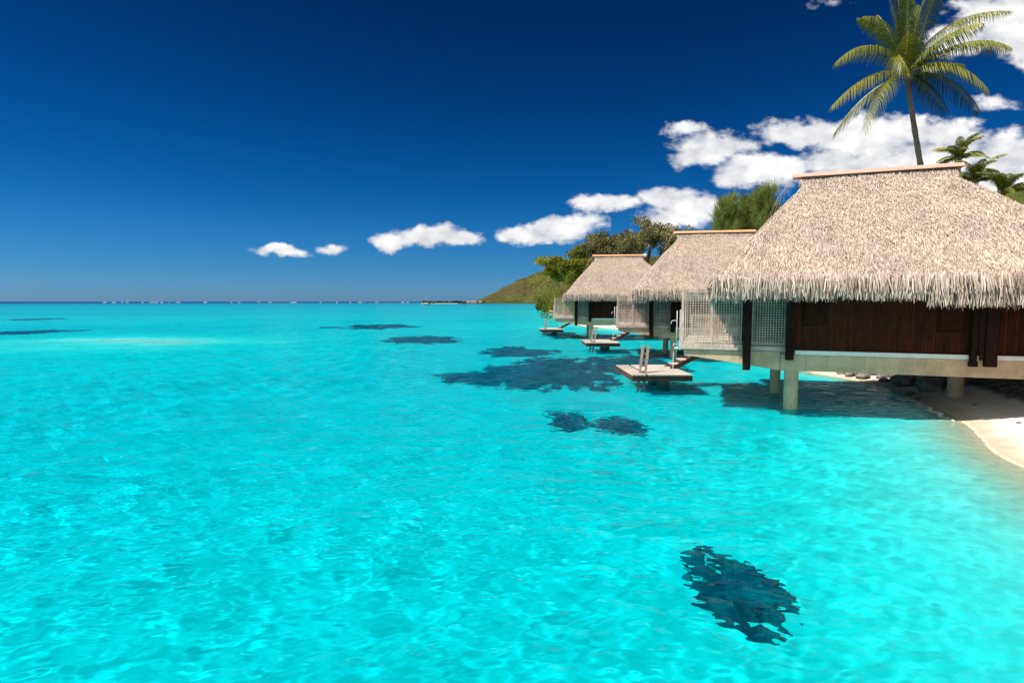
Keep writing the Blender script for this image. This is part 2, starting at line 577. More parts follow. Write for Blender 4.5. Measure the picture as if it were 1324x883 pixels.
rot = t.node('ShaderNodeMapping', Vector=P_, Rotation=(0, 0, R(-35)), Scale=(.8, 1.2, 1))
b1 = t.noise(rot.outputs[0], 1.7, 2, .45)
b2 = t.noise(rot.outputs[0], .45, 4, .6)
bsum = t.m('ADD', t.m('MULTIPLY', b1, .66), t.m('MULTIPLY', b2, 1.1))
bmp = t.node('ShaderNodeBump', Strength=1.0, Distance=.20, Height=bsum)
rf = t.node('ShaderNodeBsdfRefraction', Color=tint, Roughness=0.0, IOR=1.33)
t.l.new(bmp.outputs[0], rf.inputs['Normal'])
gl = t.node('ShaderNodeBsdfGlossy', Color=(.8, .9, 1, 1), Roughness=.06)
t.l.new(bmp.outputs[0], gl.inputs['Normal'])
fres = t.node('ShaderNodeFresnel', IOR=1.16)
t.l.new(bmp.outputs[0], fres.inputs['Normal'])
fr_ = t.m('MINIMUM', t.m('MULTIPLY', fres.outputs[0], .75), .30)
body = t.node('ShaderNodeBsdfDiffuse', Color=(0.0, 0.17, 0.30, 1))
bw = t.m('MULTIPLY', t.ss(dp, .1, 2.0), .13)
mixb = t.node('ShaderNodeMixShader', i0=bw, i1=rf.outputs[0], i2=body.outputs[0])
mixg = t.node('ShaderNodeMixShader', i0=fr_, i1=mixb.outputs[0], i2=gl.outputs[0])
t.node('ShaderNodeOutputMaterial', i0=mixg.outputs[0])
water = setp(obj('water', me, m_), kind='structure')
water.cycles.is_caustics_caster = True
water.cycles.is_caustics_receiver = False
del X, Y, Z, Fq, depth


# ------------------------------------------------------------------ mountains and hill
def heightfield(name, x0, x1, y0, y1, nx, ny, fn, material, **tags):
    X_, Y_ = np.meshgrid(np.linspace(x0, x1, nx), np.linspace(y0, y1, ny))
    Z_ = fn(X_, Y_)
    ii = np.arange(nx * ny).reshape(ny, nx)
    F_ = np.stack([ii[:-1, :-1], ii[:-1, 1:], ii[1:, 1:], ii[1:, :-1]], -1).reshape(-1, 4)
    return setp(obj(name, np_mesh(name, np.stack([X_, Y_, Z_], -1).reshape(-1, 3), F_, smooth=True), material), **tags)


def mount_mat(name, s, a, b, c):
    m_, t = mat(name)
    tc = t.node('ShaderNodeTexCoord')
    P_ = tc.outputs['Object']
    g = t.node('ShaderNodeNewGeometry')
    nzs = t.node('ShaderNodeSeparateXYZ', i0=g.outputs['Normal']).outputs[2]
    n1 = t.noise(P_, .02 * s, 6, .65)
    n2 = t.noise(P_, .12 * s, 5, .7)
    c_ = t.mix(t.ss(n1, .42, .58), a, b)
    c_ = t.mix(t.ss(t.noise(P_, .009 * s, 5, .6), .46, .60), c_, c)
    c_ = t.mix(t.m('MULTIPLY', t.ss(n2, .48, .68), .75), c_, tuple(v * .35 for v in a))
    c_ = t.mix(t.ss(t.m('ADD', nzs, t.m('MULTIPLY', n2, .2)), .80, .60), c_, (0.075, 0.055, 0.045))
    finish(t, c_, 1.0, n2, 2.0 / s, 1.0, 0.05)
    return m_


H_X = [-260, -212, -180, -140, -95, -75, -46, -20, 6, 30, 58, 85, 110, 152, 210, 400, 800]
H_Z = [-8, -8, -5, -4, 2.5, 12, 26, 38, 50, 62, 70, 80, 80, 92, 105, 120, 140]


def mtn(X_, Y_):
    base = np.interp(X_ - (Y_ - 1500) * .03, H_X, H_Z)
    pr = sm(Y_, 1225, 1480) * (1 - .5 * sm(Y_, 1650, 2400))
    ridg = 1 - np.abs(vnoise(X_ * .012 + Y_ * .003, Y_ * .007, 4, 5))
    z = base * pr * (0.76 + .34 * ridg * sm(Y_, 1225, 1400)) + 2.5 * vnoise(X_ * .05, Y_ * .05, 9, 3) * sm(base, 0, 30) * pr
    return np.where(base < 0, base, z + .6 * (base > 0))


heightfield('mountain', -260, 800, 1215, 2300, 420, 180, mtn,
            mount_mat('mountain_scrub', 1.0, (0.040, 0.050, 0.012), (0.080, 0.082, 0.020), (0.066, 0.054, 0.024)), kind='structure')


def hl(X_, Y_):
    prof = np.interp(X_, [120, 190, 205, 225, 250, 300, 400, 600], [0, 26, 39, 51, 60, 66, 85, 100])
    return prof * sm(Y_, 170, 260) * (1 - .3 * sm(Y_, 300, 500)) + 2.2 * np.abs(vnoise(X_ * .16, Y_ * .16, 41, 4)) + .5


heightfield('hill', 120, 600, 165, 480, 420, 260, hl,
            mount_mat('hill_jungle', 8.0, (0.030, 0.048, 0.009), (0.065, 0.080, 0.014), (0.075, 0.078, 0.02)), kind='structure')


# low wooded spit with little houses at the foot of the mountain
def blades(n, centers, radii, size, seed, up=0.0, squash=1.0, elong=1.6, tone_c=.5, tone_v=.25, flat=False):
    """leaf-sized quads spread through ellipsoidal clumps"""
    rg = np.random.default_rng(seed)
    centers, radii = np.asarray(centers, float), np.asarray(radii, float)
    wgt = radii ** 2
    ci = rg.choice(len(centers), n, p=wgt / wgt.sum())
    d = rg.normal(size=(n, 3))
    d /= np.linalg.norm(d, axis=1)[:, None]
    rad = radii[ci] * (rg.random(n) ** .45)
    p = centers[ci] + d * rad[:, None] * np.array([1, 1, squash])
    ax = rg.normal(size=(n, 3)) + d * .8 + np.array([0, 0, up])
    ax /= np.linalg.norm(ax, axis=1)[:, None]
    sd = np.cross(ax, rg.normal(size=(n, 3)))
    sd /= np.linalg.norm(sd, axis=1)[:, None]
    L = size * (0.6 + .8 * rg.random(n))
    a = ax * (L * elong / 2)[:, None]
    b = sd * (L / 2)[:, None]
    V_ = np.stack([p - a, p + b, p + a, p - b], 1)
    ctone = rg.normal(0, .16, len(centers))
    tn = np.clip(tone_c + ctone[ci] + rg.normal(0, tone_v, n), 0, 1)
    return V_.reshape(-1, 3), np.arange(n * 4).reshape(-1, 4), np.repeat(tn, 4)


def join(parts):
    vs, fs, ts, b = [], [], [], 0
    for v, f, tn in parts:
        vs.append(v)
        fs.append(f + b)
        ts.append(tn)
        b += len(v)
    return np.concatenate(vs), np.concatenate(fs), np.concatenate(ts)


rg = random.Random(5)
cs = [((-205 + i * 3.0) + rg.uniform(-1, 1), 1290 + rg.uniform(-6, 6), 2.0 + rg.uniform(0, 2.2)) for i in range(48)]
v, f, tn = blades(5000, cs, [3.4] * len(cs), 1.6, 3, squash=.7)
o = obj('treeline', np_mesh('treeline', v, f, tn), M['bush_leaf'])
setp(o, 'thin far-off line of trees low on the water at the foot of the mountain', 'treeline', kind='stuff')
spit = MB()
spit.hexa([(-212, 1282, -1), (-60, 1275, -1), (-60, 1300, -1), (-212, 1300, -1), (-208, 1284, .8), (-60, 1277, .8), (-60, 1298, .8), (-208, 1298, .8)])
setp(spit.build('shore', M['beach_sand']), kind='structure')
for i, (px, wdt, lab) in enumerate(((606, 9, 'tiny pale house at the left end of the shore under the mountain'),
                                    (613, 12, 'tiny pale house with a long reddish roof under the mountain slope'),
                                    (621, 7, 'tiny white house on the far shore closest to the mountain base'))):
    p = at_y(px, 389, 1268)
    hs = empty('house', (p.x, 1262, .6))
    MB().box(-wdt / 2, wdt / 2, 0, 6, -1.5, 3).build('wall', M['white_ledge'], hs)
    rf_ = MB()
    a, b_ = -wdt / 2 - .5, wdt / 2 + .5
    rf_.v += [(a, -.5, 3.01), (b_, -.5, 3.01), (b_, 6.5, 3.01), (a, 6.5, 3.01), (a, 3, 5.2), (b_, 3, 5.2)]
    rf_.f += [(0, 1, 5, 4), (2, 3, 4, 5), (0, 4, 3), (1, 2, 5), (0, 3, 2, 1)]
    rf_.build('roof', M['red_roof'], hs)
    MB().box(-.5, .5, -.03, .03, -1.5, 1.6).build('door', M['dark_timber'], hs)
    setp(hs, lab, 'house', 'houses on the far shore')

# surf on the outer reef
fv, ff, b = [], [], 0
rgn = np.random.default_rng(8)
for i in range(34):
    px = rgn.uniform(120, 560) if i < 26 else rgn.uniform(0, 640)
    Yc = rgn.uniform(2700, 3300)
    L = rgn.uniform(4, 26)
    x0 = (px - 662) / F_PX * Yc
    n = 14
    for j in range(n + 1):
        s_ = j / n
        hgt = (.4 + 1.0 * rgn.random()) * math.sin(math.pi * s_) ** .5 + .02
        xx = x0 + L * s_
        yy = Yc + rgn.uniform(-1.0, 1.0)
        fv += [(xx, yy - 3, -.5), (xx, yy, hgt), (xx, yy + 3, -.5)]
    for j in range(n):
        q = b + j * 3
        ff += [(q, q + 3, q + 4, q + 1), (q + 1, q + 4, q + 5, q + 2)]
    b += (n + 1) * 3
simple('foam', (0.85, 0.87, 0.88), .05, 1, .9, .02)
o = obj('surf', np_mesh('surf', fv, ff, smooth=True), M['foam'])
setp(o, 'broken white line of surf along the outer reef at the horizon', 'surf', kind='stuff')


# ------------------------------------------------------------------ bungalow
LV = [(4.98, -3.04, 10.3, -1.8, 8.4), (5.48, -2.72, 10.0, -1.36, 8.0), (7.0, -1.55, 8.8, .10, 6.7), (8.4, -.35, 7.55, 1.65, 5.25), (9.35, .52, 6.62, 2.80, 4.2), (9.6, .66, 6.40, 3.12, 3.88), (10.02, .50, 6.56, 3.30, 3.70)]
LVA = np.array(LV)


def level(z):
    return [np.interp(z, LVA[:, 0], LVA[:, i]) for i in range(1, 5)]


def thatch_roof(parent):
    core = MB()
    prev = None
    rings = [(4.65, -2.9, 10.16, -1.66, 8.26)] + [(z, a + .10, b_ - .10, c + .10, d - .10) for z, a, b_, c, d in LV]
    for z, a, b_, c, d in rings:
        b0 = len(core.v)
        core.v += [(a, c, z), (b_, c, z), (b_, d, z), (a, d, z)]
        if prev is not None:
            for k in range(4):
                core.f.append((prev + k, prev + (k + 1) % 4, b0 + (k + 1) % 4, b0 + k))
        prev = b0
    core.f.append((prev, prev + 1, prev + 2, prev + 3))
    core.f.append((3, 2, 1, 0))
    roof = core.build('roof', M['thatch_core'], parent)
    rg = np.random.default_rng(21)
    V_, T_ = [], []
    zs = LVA[:, 0]

    def strips(base, down, out, L, wd, tone, lift0=.0, lift1=.05, curl=.04):
        n = len(base)
        side = np.cross(down, out)
        side /= np.linalg.norm(side, axis=1)[:, None]
        tw = rg.normal(0, .5, n)[:, None]
        side2 = side * np.cos(tw) + out * np.sin(tw)
        hw = (wd / 2)[:, None]
        p0 = base + out * lift0
        p1 = base + down * (L * .55)[:, None] + out * (lift1 * (.4 + rg.random(n)))[:, None]
        p2 = base + down * L[:, None] + out * (lift1 * .8 + curl * rg.normal(0, 1, n))[:, None] + side * (L * .05 * rg.normal(0, 1, n))[:, None]
        q = np.stack([p0 - side * hw, p0 + side * hw, p1 - side2 * hw, p1 + side2 * hw, p2 - side2 * hw * .5, p2 + side2 * hw * .5], 1)
        V_.append(q.reshape(-1, 3))
        T_.append(np.repeat(tone, 6))

    faces = [('f', 62 * 900), ('l', 30 * 750), ('r', 30 * 600), ('b', 62 * 140)]
    for fc, n in faces:
        # heights sampled by width of the face at that height
        z = rg.uniform(4.80, 9.95, n * 3)
        a, b_, c, d = level(np.clip(z, 4.98, 10))
        wdt = (b_ - a) if fc in 'fb' else (d - c)
        keep = rg.random(n * 3) < wdt / (13.4 if fc in 'fb' else 9.4)
        z, a, b_, c, d = z[keep][:n], a[keep][:n], b_[keep][:n], c[keep][:n], d[keep][:n]
        n = len(z)
        s_ = rg.random(n)
        a2, b2, c2, d2 = level(np.clip(z - .12, 4.98, 10))
        if fc == 'f':
            x, y, dx, dy = a + (b_ - a) * s_, c, 0 * s_, (c2 - c)
            out = (0, -1)
        elif fc == 'b':
            x, y, dx, dy = a + (b_ - a) * s_, d, 0 * s_, (d2 - d)
            out = (0, 1)
        elif fc == 'l':
            x, y, dx, dy = a, c + (d - c) * s_, (a2 - a), 0 * s_
            out = (-1, 0)
        else:
            x, y, dx, dy = b_, c + (d - c) * s_, (b2 - b_), 0 * s_
            out = (1, 0)
        down = np.stack([dx, dy, -.12 * np.ones(n)], 1)
        down /= np.linalg.norm(down, axis=1)[:, None]
        o2 = np.array([out[0], out[1], 0.0])[None, :] * np.ones((n, 1))
        nrm = o2 - down * (o2 * down).sum(1)[:, None]
        nrm /= np.linalg.norm(nrm, axis=1)[:, None]
        sdv = np.cross(down, nrm)
        ang = rg.normal(0, .27, n)[:, None]
        dwn = down * np.cos(ang) + sdv * np.sin(ang)
        # large soft unevenness in the thatch
        lump = .035 * vnoise(x * 1.3 + y, z * 1.3, 51, 3)
        L = rg.uniform(.12, .32, n)
        tone = np.clip(rg.normal(.58, .26, n), 0, 1)
        strips(np.stack([x, y, z], 1) + nrm * (lump + rg.uniform(-.03, .035, n))[:, None], dwn, nrm, L, rg.uniform(.010, .026, n), tone, 0, .022, .010)
    # hanging fringe, in three layers
    a0, b0, c0, d0 = LV[0][1:]
    per = [((a0, c0), (b0, c0), (0, -1)), ((b0, c0), (b0, d0), (1, 0)), ((b0, d0), (a0, d0), (0, 1)), ((a0, d0), (a0, c0), (-1, 0))]
    for lay, (inn, ztop, zbot) in enumerate(((0.16, 5.15, 4.42), (0.06, 5.25, 4.46), (-.03, 5.1, 4.50), (-.07, 5.25, 4.70), (.02, 5.35, 4.9))):
        for (p, q, nn) in per:
            L_ = math.hypot(q[0] - p[0], q[1] - p[1])
            n = int(L_ * 42)
            s_ = rg.random(n)
            clump = vnoise(s_ * L_ * 3.2 + lay * 9, 0 * s_, 60 + lay, 2)
            x = p[0] + (q[0] - p[0]) * s_ - nn[0] * inn
            y = p[1] + (q[1] - p[1]) * s_ - nn[1] * inn
            ex = np.where((x > 4.15) & (nn[1] == -1), .24, 0.0) * (zbot < 4.6)
            zt = ztop + rg.uniform(-.12, .12, n)
            zb = zbot - ex + .05 * rg.normal(0, 1, n) + .05 * clump
            down = np.stack([nn[0] * .16 + .10 * rg.normal(0, 1, n) * abs(nn[1]) + .0 * x, nn[1] * .16 + .10 * rg.normal(0, 1, n) * abs(nn[0]), -np.ones(n)], 1)
            down[:, 0] += .10 * clump * abs(nn[1])
            down /= np.linalg.norm(down, axis=1)[:, None]
            o2 = np.array([nn[0], nn[1], .12])[None, :] * np.ones((n, 1))
            tone = np.clip(rg.normal(.52, .27, n) + .22 * clump - (.5 if lay == 0 else .12 if lay == 1 else 0), 0, 1)  # inner layers darker: shade between the strands put into their tone
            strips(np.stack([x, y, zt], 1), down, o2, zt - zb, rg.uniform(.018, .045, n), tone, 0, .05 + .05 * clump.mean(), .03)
    # a few stray leaves
    V = np.concatenate(V_)
    n = len(V) // 6
    i0 = np.arange(n)[:, None] * 6
    F = np.concatenate([i0 + np.array([0, 1, 3, 2]), i0 + np.array([2, 3, 5, 4])])
    obj('thatch', np_mesh('thatch', V, F, np.concatenate(T_)), M['thatch'], roof)
    cap = MB()
    cap.hexa([(.30, 3.16, 10.0), (6.70, 3.16, 10.0), (6.70, 3.84, 10.0), (.30, 3.84, 10.0), (.30, 3.34, 10.19), (6.70, 3.34, 10.19), (6.70, 3.66, 10.19), (.30, 3.66, 10.19)])
    cap.build('ridge_cap', M['copper_cap'], roof, bevel=.02)
    rg2 = random.Random(4)
    wires = MB()
    for k in range(5):
        a = Vector((.3 + .03 * k, 3.4 + .05 * k, 10.05))
        b_ = Vector((-.2 - .22 * k, 2.0 - .30 * k, 8.75 - .33 * k))
        m2 = (a + b_) / 2 + Vector((-.18, -.18, .10))
        wires.tube([a, m2, b_], .003, 4)
    wires.build('netting', M['grey_timber'], roof)
    return roof


def lattice(u0, u1, z0, z1, w_, name, parent, axis='u', pitch=.104, bar=.031):
    """crossed slats in a frame; the panel stands in the u (or w) direction"""
    mb = MB()
    fr = MB()

    def bx(m, a0, a1, d0, d1, zz0, zz1):
        if axis == 'u':
            m.box(a0, a1, w_ + d0, w_ + d1, zz0, zz1)
        else:
            m.box(w_ + d0, w_ + d1, a0, a1, zz0, zz1)
    n = max(2, int(round((u1 - u0) / pitch)))
    for i in range(1, n):
        x = u0 + (u1 - u0) * i / n
        bx(mb, x - bar / 2, x + bar / 2, -.012, .0, z0 + .05, z1 - .05)
    n = max(2, int(round((z1 - z0) / pitch)))
    for i in range(1, n):
        z = z0 + (z1 - z0) * i / n
        bx(mb, u0 + .05, u1 - .05, .003, .015, z - bar / 2, z + bar / 2)
    bx(fr, u0, u1, -.03, .03, z1 - .05, z1)
    bx(fr, u0, u1, -.03, .03, z0, z0 + .05)
    bx(fr, u0, u0 + .05, -.03, .03, z0 + .051, z1 - .051)
    bx(fr, u1 - .05, u1, -.03, .03, z0 + .051, z1 - .051)
    p = mb.build(name, M['lattice_timber'], parent)
    fr.build('frame', M['grey_timber'], p)
    return p


def make_bungalow():
    r = empty('thatched_bungalow')
    thatch_roof(r)
    # timber walls on a concrete raft
    MB().box(.12, 9.3, .06, 7.0, 2.42, 5.3).build('wall', M['wall_boards'], r)
    MB().box(-1.85, .11, 3.0, 3.1, 2.59, 5.6).build('wall', M['wall_boards'], r)  # back wall added so the holes of the lattice in front look dark
    MB().box(.12, 9.3, .45, 6.9, 1.75, 2.38).build('floor_slab', M['concrete'], r)
    bm_ = MB()
    bm_.box(.62, 9.6, .02, .42, 1.57, 2.235)
    bm_.box(-.32, .612, .0, .44, 1.55, 2.235)
    bm_.hexa([(-4.15, .04, 2.08), (-.33, .04, 1.56), (-.33, .40, 1.56), (-4.15, .40, 2.08), (-4.15, .04, 2.33), (-.33, .04, 2.33), (-.33, .40, 2.33), (-4.15, .40, 2.33)])
    bm_.build('beam', M['concrete'], r, bevel=.012)
    b2 = MB()
    b2.box(-.4, 9.6, 4.06, 4.46, 1.55, 2.235)
    b2.hexa([(-4.15, 4.06, 2.10), (-.41, 4.06, 1.56), (-.41, 4.46, 1.56), (-4.15, 4.46, 2.10), (-4.15, 4.06, 2.33), (-.41, 4.06, 2.33), (-.41, 4.46, 2.33), (-4.15, 4.46, 2.33)])
    b2.build('beam', M['concrete'], r, bevel=.012)
    MB().box(.20, 6.02, -.05, .05, 2.245, 2.41).build('ledge', M['white_ledge'], r)
    MB().box(6.86, 9.6, -.05, .05, 2.245, 2.41).build('ledge', M['white_ledge'], r)
    MB().box(6.23, 6.33, -.05, .05, 2.245, 2.41).build('ledge', M['white_ledge'], r)
    # piers
    for (x, y, rad) in ((.13, .25, .27), (8.35, .25, .27), (-.10, 4.26, .23), (7.15, 4.3, .30)):
        n = 20
        MB().tube([(x, y, -2.6), (x, y, -1), (x, y, .2), (x, y, 1.55)], rad, n).build('pier', M['concrete'], r, smooth=False)
    # deck: joists, boards and fascia
    dk = MB()
    k = 0
    x = -4.25
    while x < .05:
        dk.box(x, x + .137, .09, 6.4, 2.55, 2.585)
        x += .145
    dk.build('deck_boards', M['platform_timber'], r)
    fs = MB()
    fs.box(-4.30, -1.80, -.04, .03, 2.345, 2.60)
    fs.box(-4.30, -1.80, .031, .088, 2.50, 2.60)
    fs.box(-1.47, .10, .06, .12, 2.345, 2.53)
    fs.build('fascia', M['grey_timber'], r, bevel=.006)
    js = MB()
    js.box(-4.28, -4.20, .10, 6.4, 2.33, 2.548)
    for yy in (1.5, 2.9, 5.2, 6.32):
        js.box(-4.19, .1, yy, yy + .08, 2.335, 2.548)
    js.build('joist', M['frame_timber'], r)
    # privacy screens of lattice, corner posts
    lattice(-4.13, -3.05, 2.64, 4.84, .0, 'lattice_screen', r)
    lattice(-2.97, -1.83, 2.64, 4.95, .0, 'lattice_screen', r)
    lattice(-1.44, .0, 2.62, 5.0, .09, 'lattice_screen', r)
    lattice(-4.12, -.2, 2.64, 3.7, 6.3, 'lattice_screen', r)
    for (x, z0, z1, wd) in ((-4.22, 2.60, 4.90, .12), (-3.01, 2.60, 4.86, .07)):
        MB().box(x - wd / 2, x + wd / 2, -.045, .06, z0, z1).build('screen_post', M['grey_timber'], r, bevel=.006)
    MB().box(-4.35, -4.285, -.02, .05, 2.30, 4.05).build('screen_post', M['grey_timber'], r, bevel=.006)
    # timber posts that carry the eaves
    for (x, y, wd, z0) in ((-1.63, -.20, .30, 1.55), (-.02, -.20, .30, 2.03), (6.12, -.16, .17, 2.08), (6.58, -.30, .36, 2.02)):
        MB().box(x - wd / 2, x + wd / 2, y - .12, y + .10, z0, 5.2).build('post', M['dark_timber'], r, bevel=.01)
    MB().box(6.0, 6.24, -.29, -.05, 2.0, 2.18).build('bracket', M['dark_timber'], r, bevel=.008)
    MB().box(6.205, 6.39, -.34, -.20, 2.42, 5.1).build('bracket', M['dark_timber'], r)
    # louvred shutters
    for x0, z0, wd in ((.45, 3.50, .82), (5.05, 3.32, .86)):
        s = MB()
        s.box(x0, x0 + wd, .0, .05, z0 - .07, z0)
        s.box(x0, x0 + wd, .0, .05, 4.90, 4.97)
        s.box(x0, x0 + .07, .0, .05, z0 + .001, 4.899)
        s.box(x0 + wd - .07, x0 + wd, .0, .05, z0 + .001, 4.899)
        win = s.build('shutter', M['dark_timber'], r, bevel=.004)
        lv = MB()
        z = z0 + .04
        while z < 4.86:
            lv.hexa([(x0 + .075, .045, z), (x0 + wd - .075, .045, z), (x0 + wd - .075, .055, z + .01), (x0 + .075, .055, z + .01),
                     (x0 + .075, .012, z + .055), (x0 + wd - .075, .012, z + .055), (x0 + wd - .075, .022, z + .065), (x0 + .075, .022, z + .065)])
            z += .085
        lv.build('louvres', M['wall_boards'], win)
    return r


BUNG = [((11.4, 22.8, 0), R(-20), 'largest and nearest thatched bungalow, cut by the right edge, standing on concrete piers'),
        ((12.5, 43.3, 0), R(-10), 'middle thatched bungalow with orange ridge board, between the nearest and the smallest one'),
        ((9.3, 66.5, 0), R(-7), 'smallest thatched bungalow, at the far end of the row beside the yellow-green tree')]
bung = make_bungalow()
roots = []
for i, (loc, rz, lab) in enumerate(BUNG):
    o = bung if i == 0 else copy_tree(bung)
    o.location, o.rotation_euler = loc, (0, 0, rz)
    if i:
        for ch in o.children_recursive:
            if ch.name.startswith('ridge_cap'):
                if 'orange_cap' not in M:
                    simple('orange_cap', (0.66, 0.33, 0.17), .12, 2, .5, .003, (1, 6, 6))
                    cap_me = ch.data.copy()
                    cap_me.materials[0] = M['orange_cap']
                ch.data = cap_me
    setp(o, lab, 'bungalow', 'thatched bungalows over the lagoon')
    roots.append(o)


def make_platform():
    """swimming platform on a pile; local origin = front left corner of the deck at water level"""
    r = empty('swim_platform')
    b = MB()
    x = .0
    while x < .75:
        b.box(x, x + .10, 0, 4.4, .745, .80)
        x += .19
    x = .84
    while x < 2.95:
        b.box(x, x + .138, 0, 4.4, .745, .80)
        x += .142
    b.build('deck_boards', M['platform_timber'], r)
    f_ = MB()
    f_.box(.095, .80, .125, 4.27, .66, .70)  # dark sheet added under the open boards so their gaps read as shade
    f_.box(.0, 2.98, .03, .12, .47, .742)
    f_.box(.0, 2.98, 4.28, 4.37, .47, .742)
    f_.box(.0, .09, .122, 4.278, .47, .742)
    f_.box(2.89, 2.98, .122, 4.278, .47, .742)
    for y in (1.4, 2.9):
        f_.box(.092, 2.888, y, y + .1, .5, .742)
    f_.build('frame', M['frame_timber'], r)
    for y in (1.6, 3.4):
        MB().tube([(1.95, y, -2.4), (1.95, y, .50)], .32, 16).build('pile', M['dark_concrete'], r)
    ld = MB()
    for x in (.42, .70):
        ld.bar((x - .20, .10, -.55), (x + .40, 1.35, 2.15), .12, .07)
    for k in range(9):
        q = .08 + k * .11
        ld.bar((.22 + .60 * q, .10 + 1.25 * q, -.55 + 2.7 * q), (.50 + .60 * q, .10 + 1.25 * q, -.55 + 2.7 * q), .10, .03)
    ld.build('ladder', M['weathered_timber'], r)
    st = MB()
    sf = MB()
    for k in range(7):
        x0 = 2.75 + k * .44
        st.box(x0, x0 + .50, 2.6, 3.6, .98 + k * .235, 1.03 + k * .235)
    sf.bar((2.6, 2.55, .72), (5.9, 2.55, 2.48), .22, .07)
    sf.bar((2.6, 3.65, .72), (5.9, 3.65, 2.48), .22, .07)
    for k in range(7):
        x0 = 2.75 + k * .44
        sf.box(x0 + .01, x0 + .06, 2.6, 3.6, .80 + k * .235, .975 + k * .235)
    s1 = st.build('stair_treads', M['platform_timber'], r)
    sf.build('stringer', M['frame_timber'], s1)
    rl = MB()
    rl.tube([(2.72, 2.5, .8), (2.72, 2.5, 1.7)], .018, 6)
    rl.build('rail_post', M['white_metal'], r)
    return r


plat = make_platform()
for i, (dx, dy, rz, lab) in enumerate(((-5.45, 4.5, 0, 'nearest wooden swimming platform with tall slanting ladder, at the corner of the big bungalow'),
                                       (-6.0, 5.4, -2, 'middle wooden swimming platform, in front of the second bungalow'),
                                       (-5.6, 5.8, 0, 'smallest and farthest wooden swimming platform, beside the last bungalow'))):
    o = plat if i == 0 else copy_tree(plat)
    bl = BUNG[i][0]
    o.location = (bl[0] + dx, bl[1] + dy, 0)
    o.rotation_euler = (0, 0, R(rz))
    setp(o, lab, 'platform', 'swimming platforms beside the bungalows')

# outdoor shower at the corner of the deck
def make_shower():
    r = empty('outdoor_shower')
    MB().tube([(0, 0, 0), (0, 0, 1.75)], .013, 8).build('pipe', M['white_metal'], r, smooth=True)
    MB().tube([(0, 0, 1.28), (-.10, 0, 1.34), (-.22, 0, 1.30), (-.25, 0, 1.16)], .013, 8).build('spout', M['white_metal'], r, smooth=True)
    MB().tube([(0, 0, .30), (-.12, -.02, .30), (-.14, -.02, .20)], .018, 8).build('tap', M['white_metal'], r, smooth=True)
    MB().box(-.10, .08, -.05, .05, .10, .16).build('bracket', M['white_metal'], r)
    return r


sh = make_shower()
for i in range(2):
    o = sh if i == 0 else copy_tree(sh)
    loc, rz, _ = BUNG[i]
    p = Matrix.Rotation(rz, 4, 'Z') @ Vector((-4.46, .0, 2.25)) + Vector(loc)
    o.location, o.rotation_euler = p, (0, 0, rz)
    setp(o, ('thin white shower pipe with curved tap on the deck corner of the nearest bungalow',
             'thin white shower pipe on the deck corner of the middle bungalow')[i], 'shower', 'outdoor showers on the decks')

# wooden lounge chairs behind the lattice
def make_chair():
    r = empty('deck_chair')
    s = MB()
    for k in range(9):
        s.box(-.30, .30, .02 + k * .065, .07 + k * .065, .36, .385)
    s.build('seat', M['orange_wood'], r)
    b = MB()
    for k in range(8):
        x = -.28 + k * .075
        b.hexa([(x, .58, .36), (x + .05, .58, .36), (x + .05, .605, .36), (x, .605, .36), (x, .86, 1.05), (x + .05, .86, 1.05), (x + .05, .885, 1.05), (x, .885, 1.05)])
    b.build('backrest', M['orange_wood'], r)
    for x in (-.31, .27):
        for y in (.04, .56):
            MB().box(x, x + .04, y, y + .04, 0, .359).build('leg', M['orange_wood'], r)
    MB().box(-.26, .26, .06, .56, .387, .45).build('cushion', M['pale_cloth'], r, bevel=.02)
    return r


chr_ = make_chair()
for i in range(3):
    o = chr_ if i == 0 else copy_tree(chr_)
    loc, rz, _ = BUNG[i]
    p = Matrix.Rotation(rz, 4, 'Z') @ Vector((-2.5, 2.2, 2.59)) + Vector(loc)
    o.location, o.rotation_euler = p, (0, 0, rz + R(150))
    setp(o, ('orange wooden deck chair behind the lattice of the nearest bungalow', 'orange wooden deck chair behind the lattice of the middle bungalow',
             'orange wooden deck chair behind the lattice of the farthest bungalow')[i], 'chair', 'deck chairs on the bungalow decks')

# round white flood lamp on the end of the far ridge
lp = empty('flood_lamp', at_y(834.5, 332.5, 68.5))
MB().tube([(0, 0, -.55), (0, 0, 0)], .04, 8).build('stem', M['dark_timber'], lp)
sp = MB()
sp.tube([(0, 0, .0), (0, 0, .06), (0, 0, .2), (0, 0, .34), (0, 0, .40)], [.05, .17, .25, .17, .04], 14)
sp.build('globe', M['white_metal'], lp, smooth=True)
setp(lp, 'small round white lamp at the ridge end of the farthest thatched roof', 'lamp')


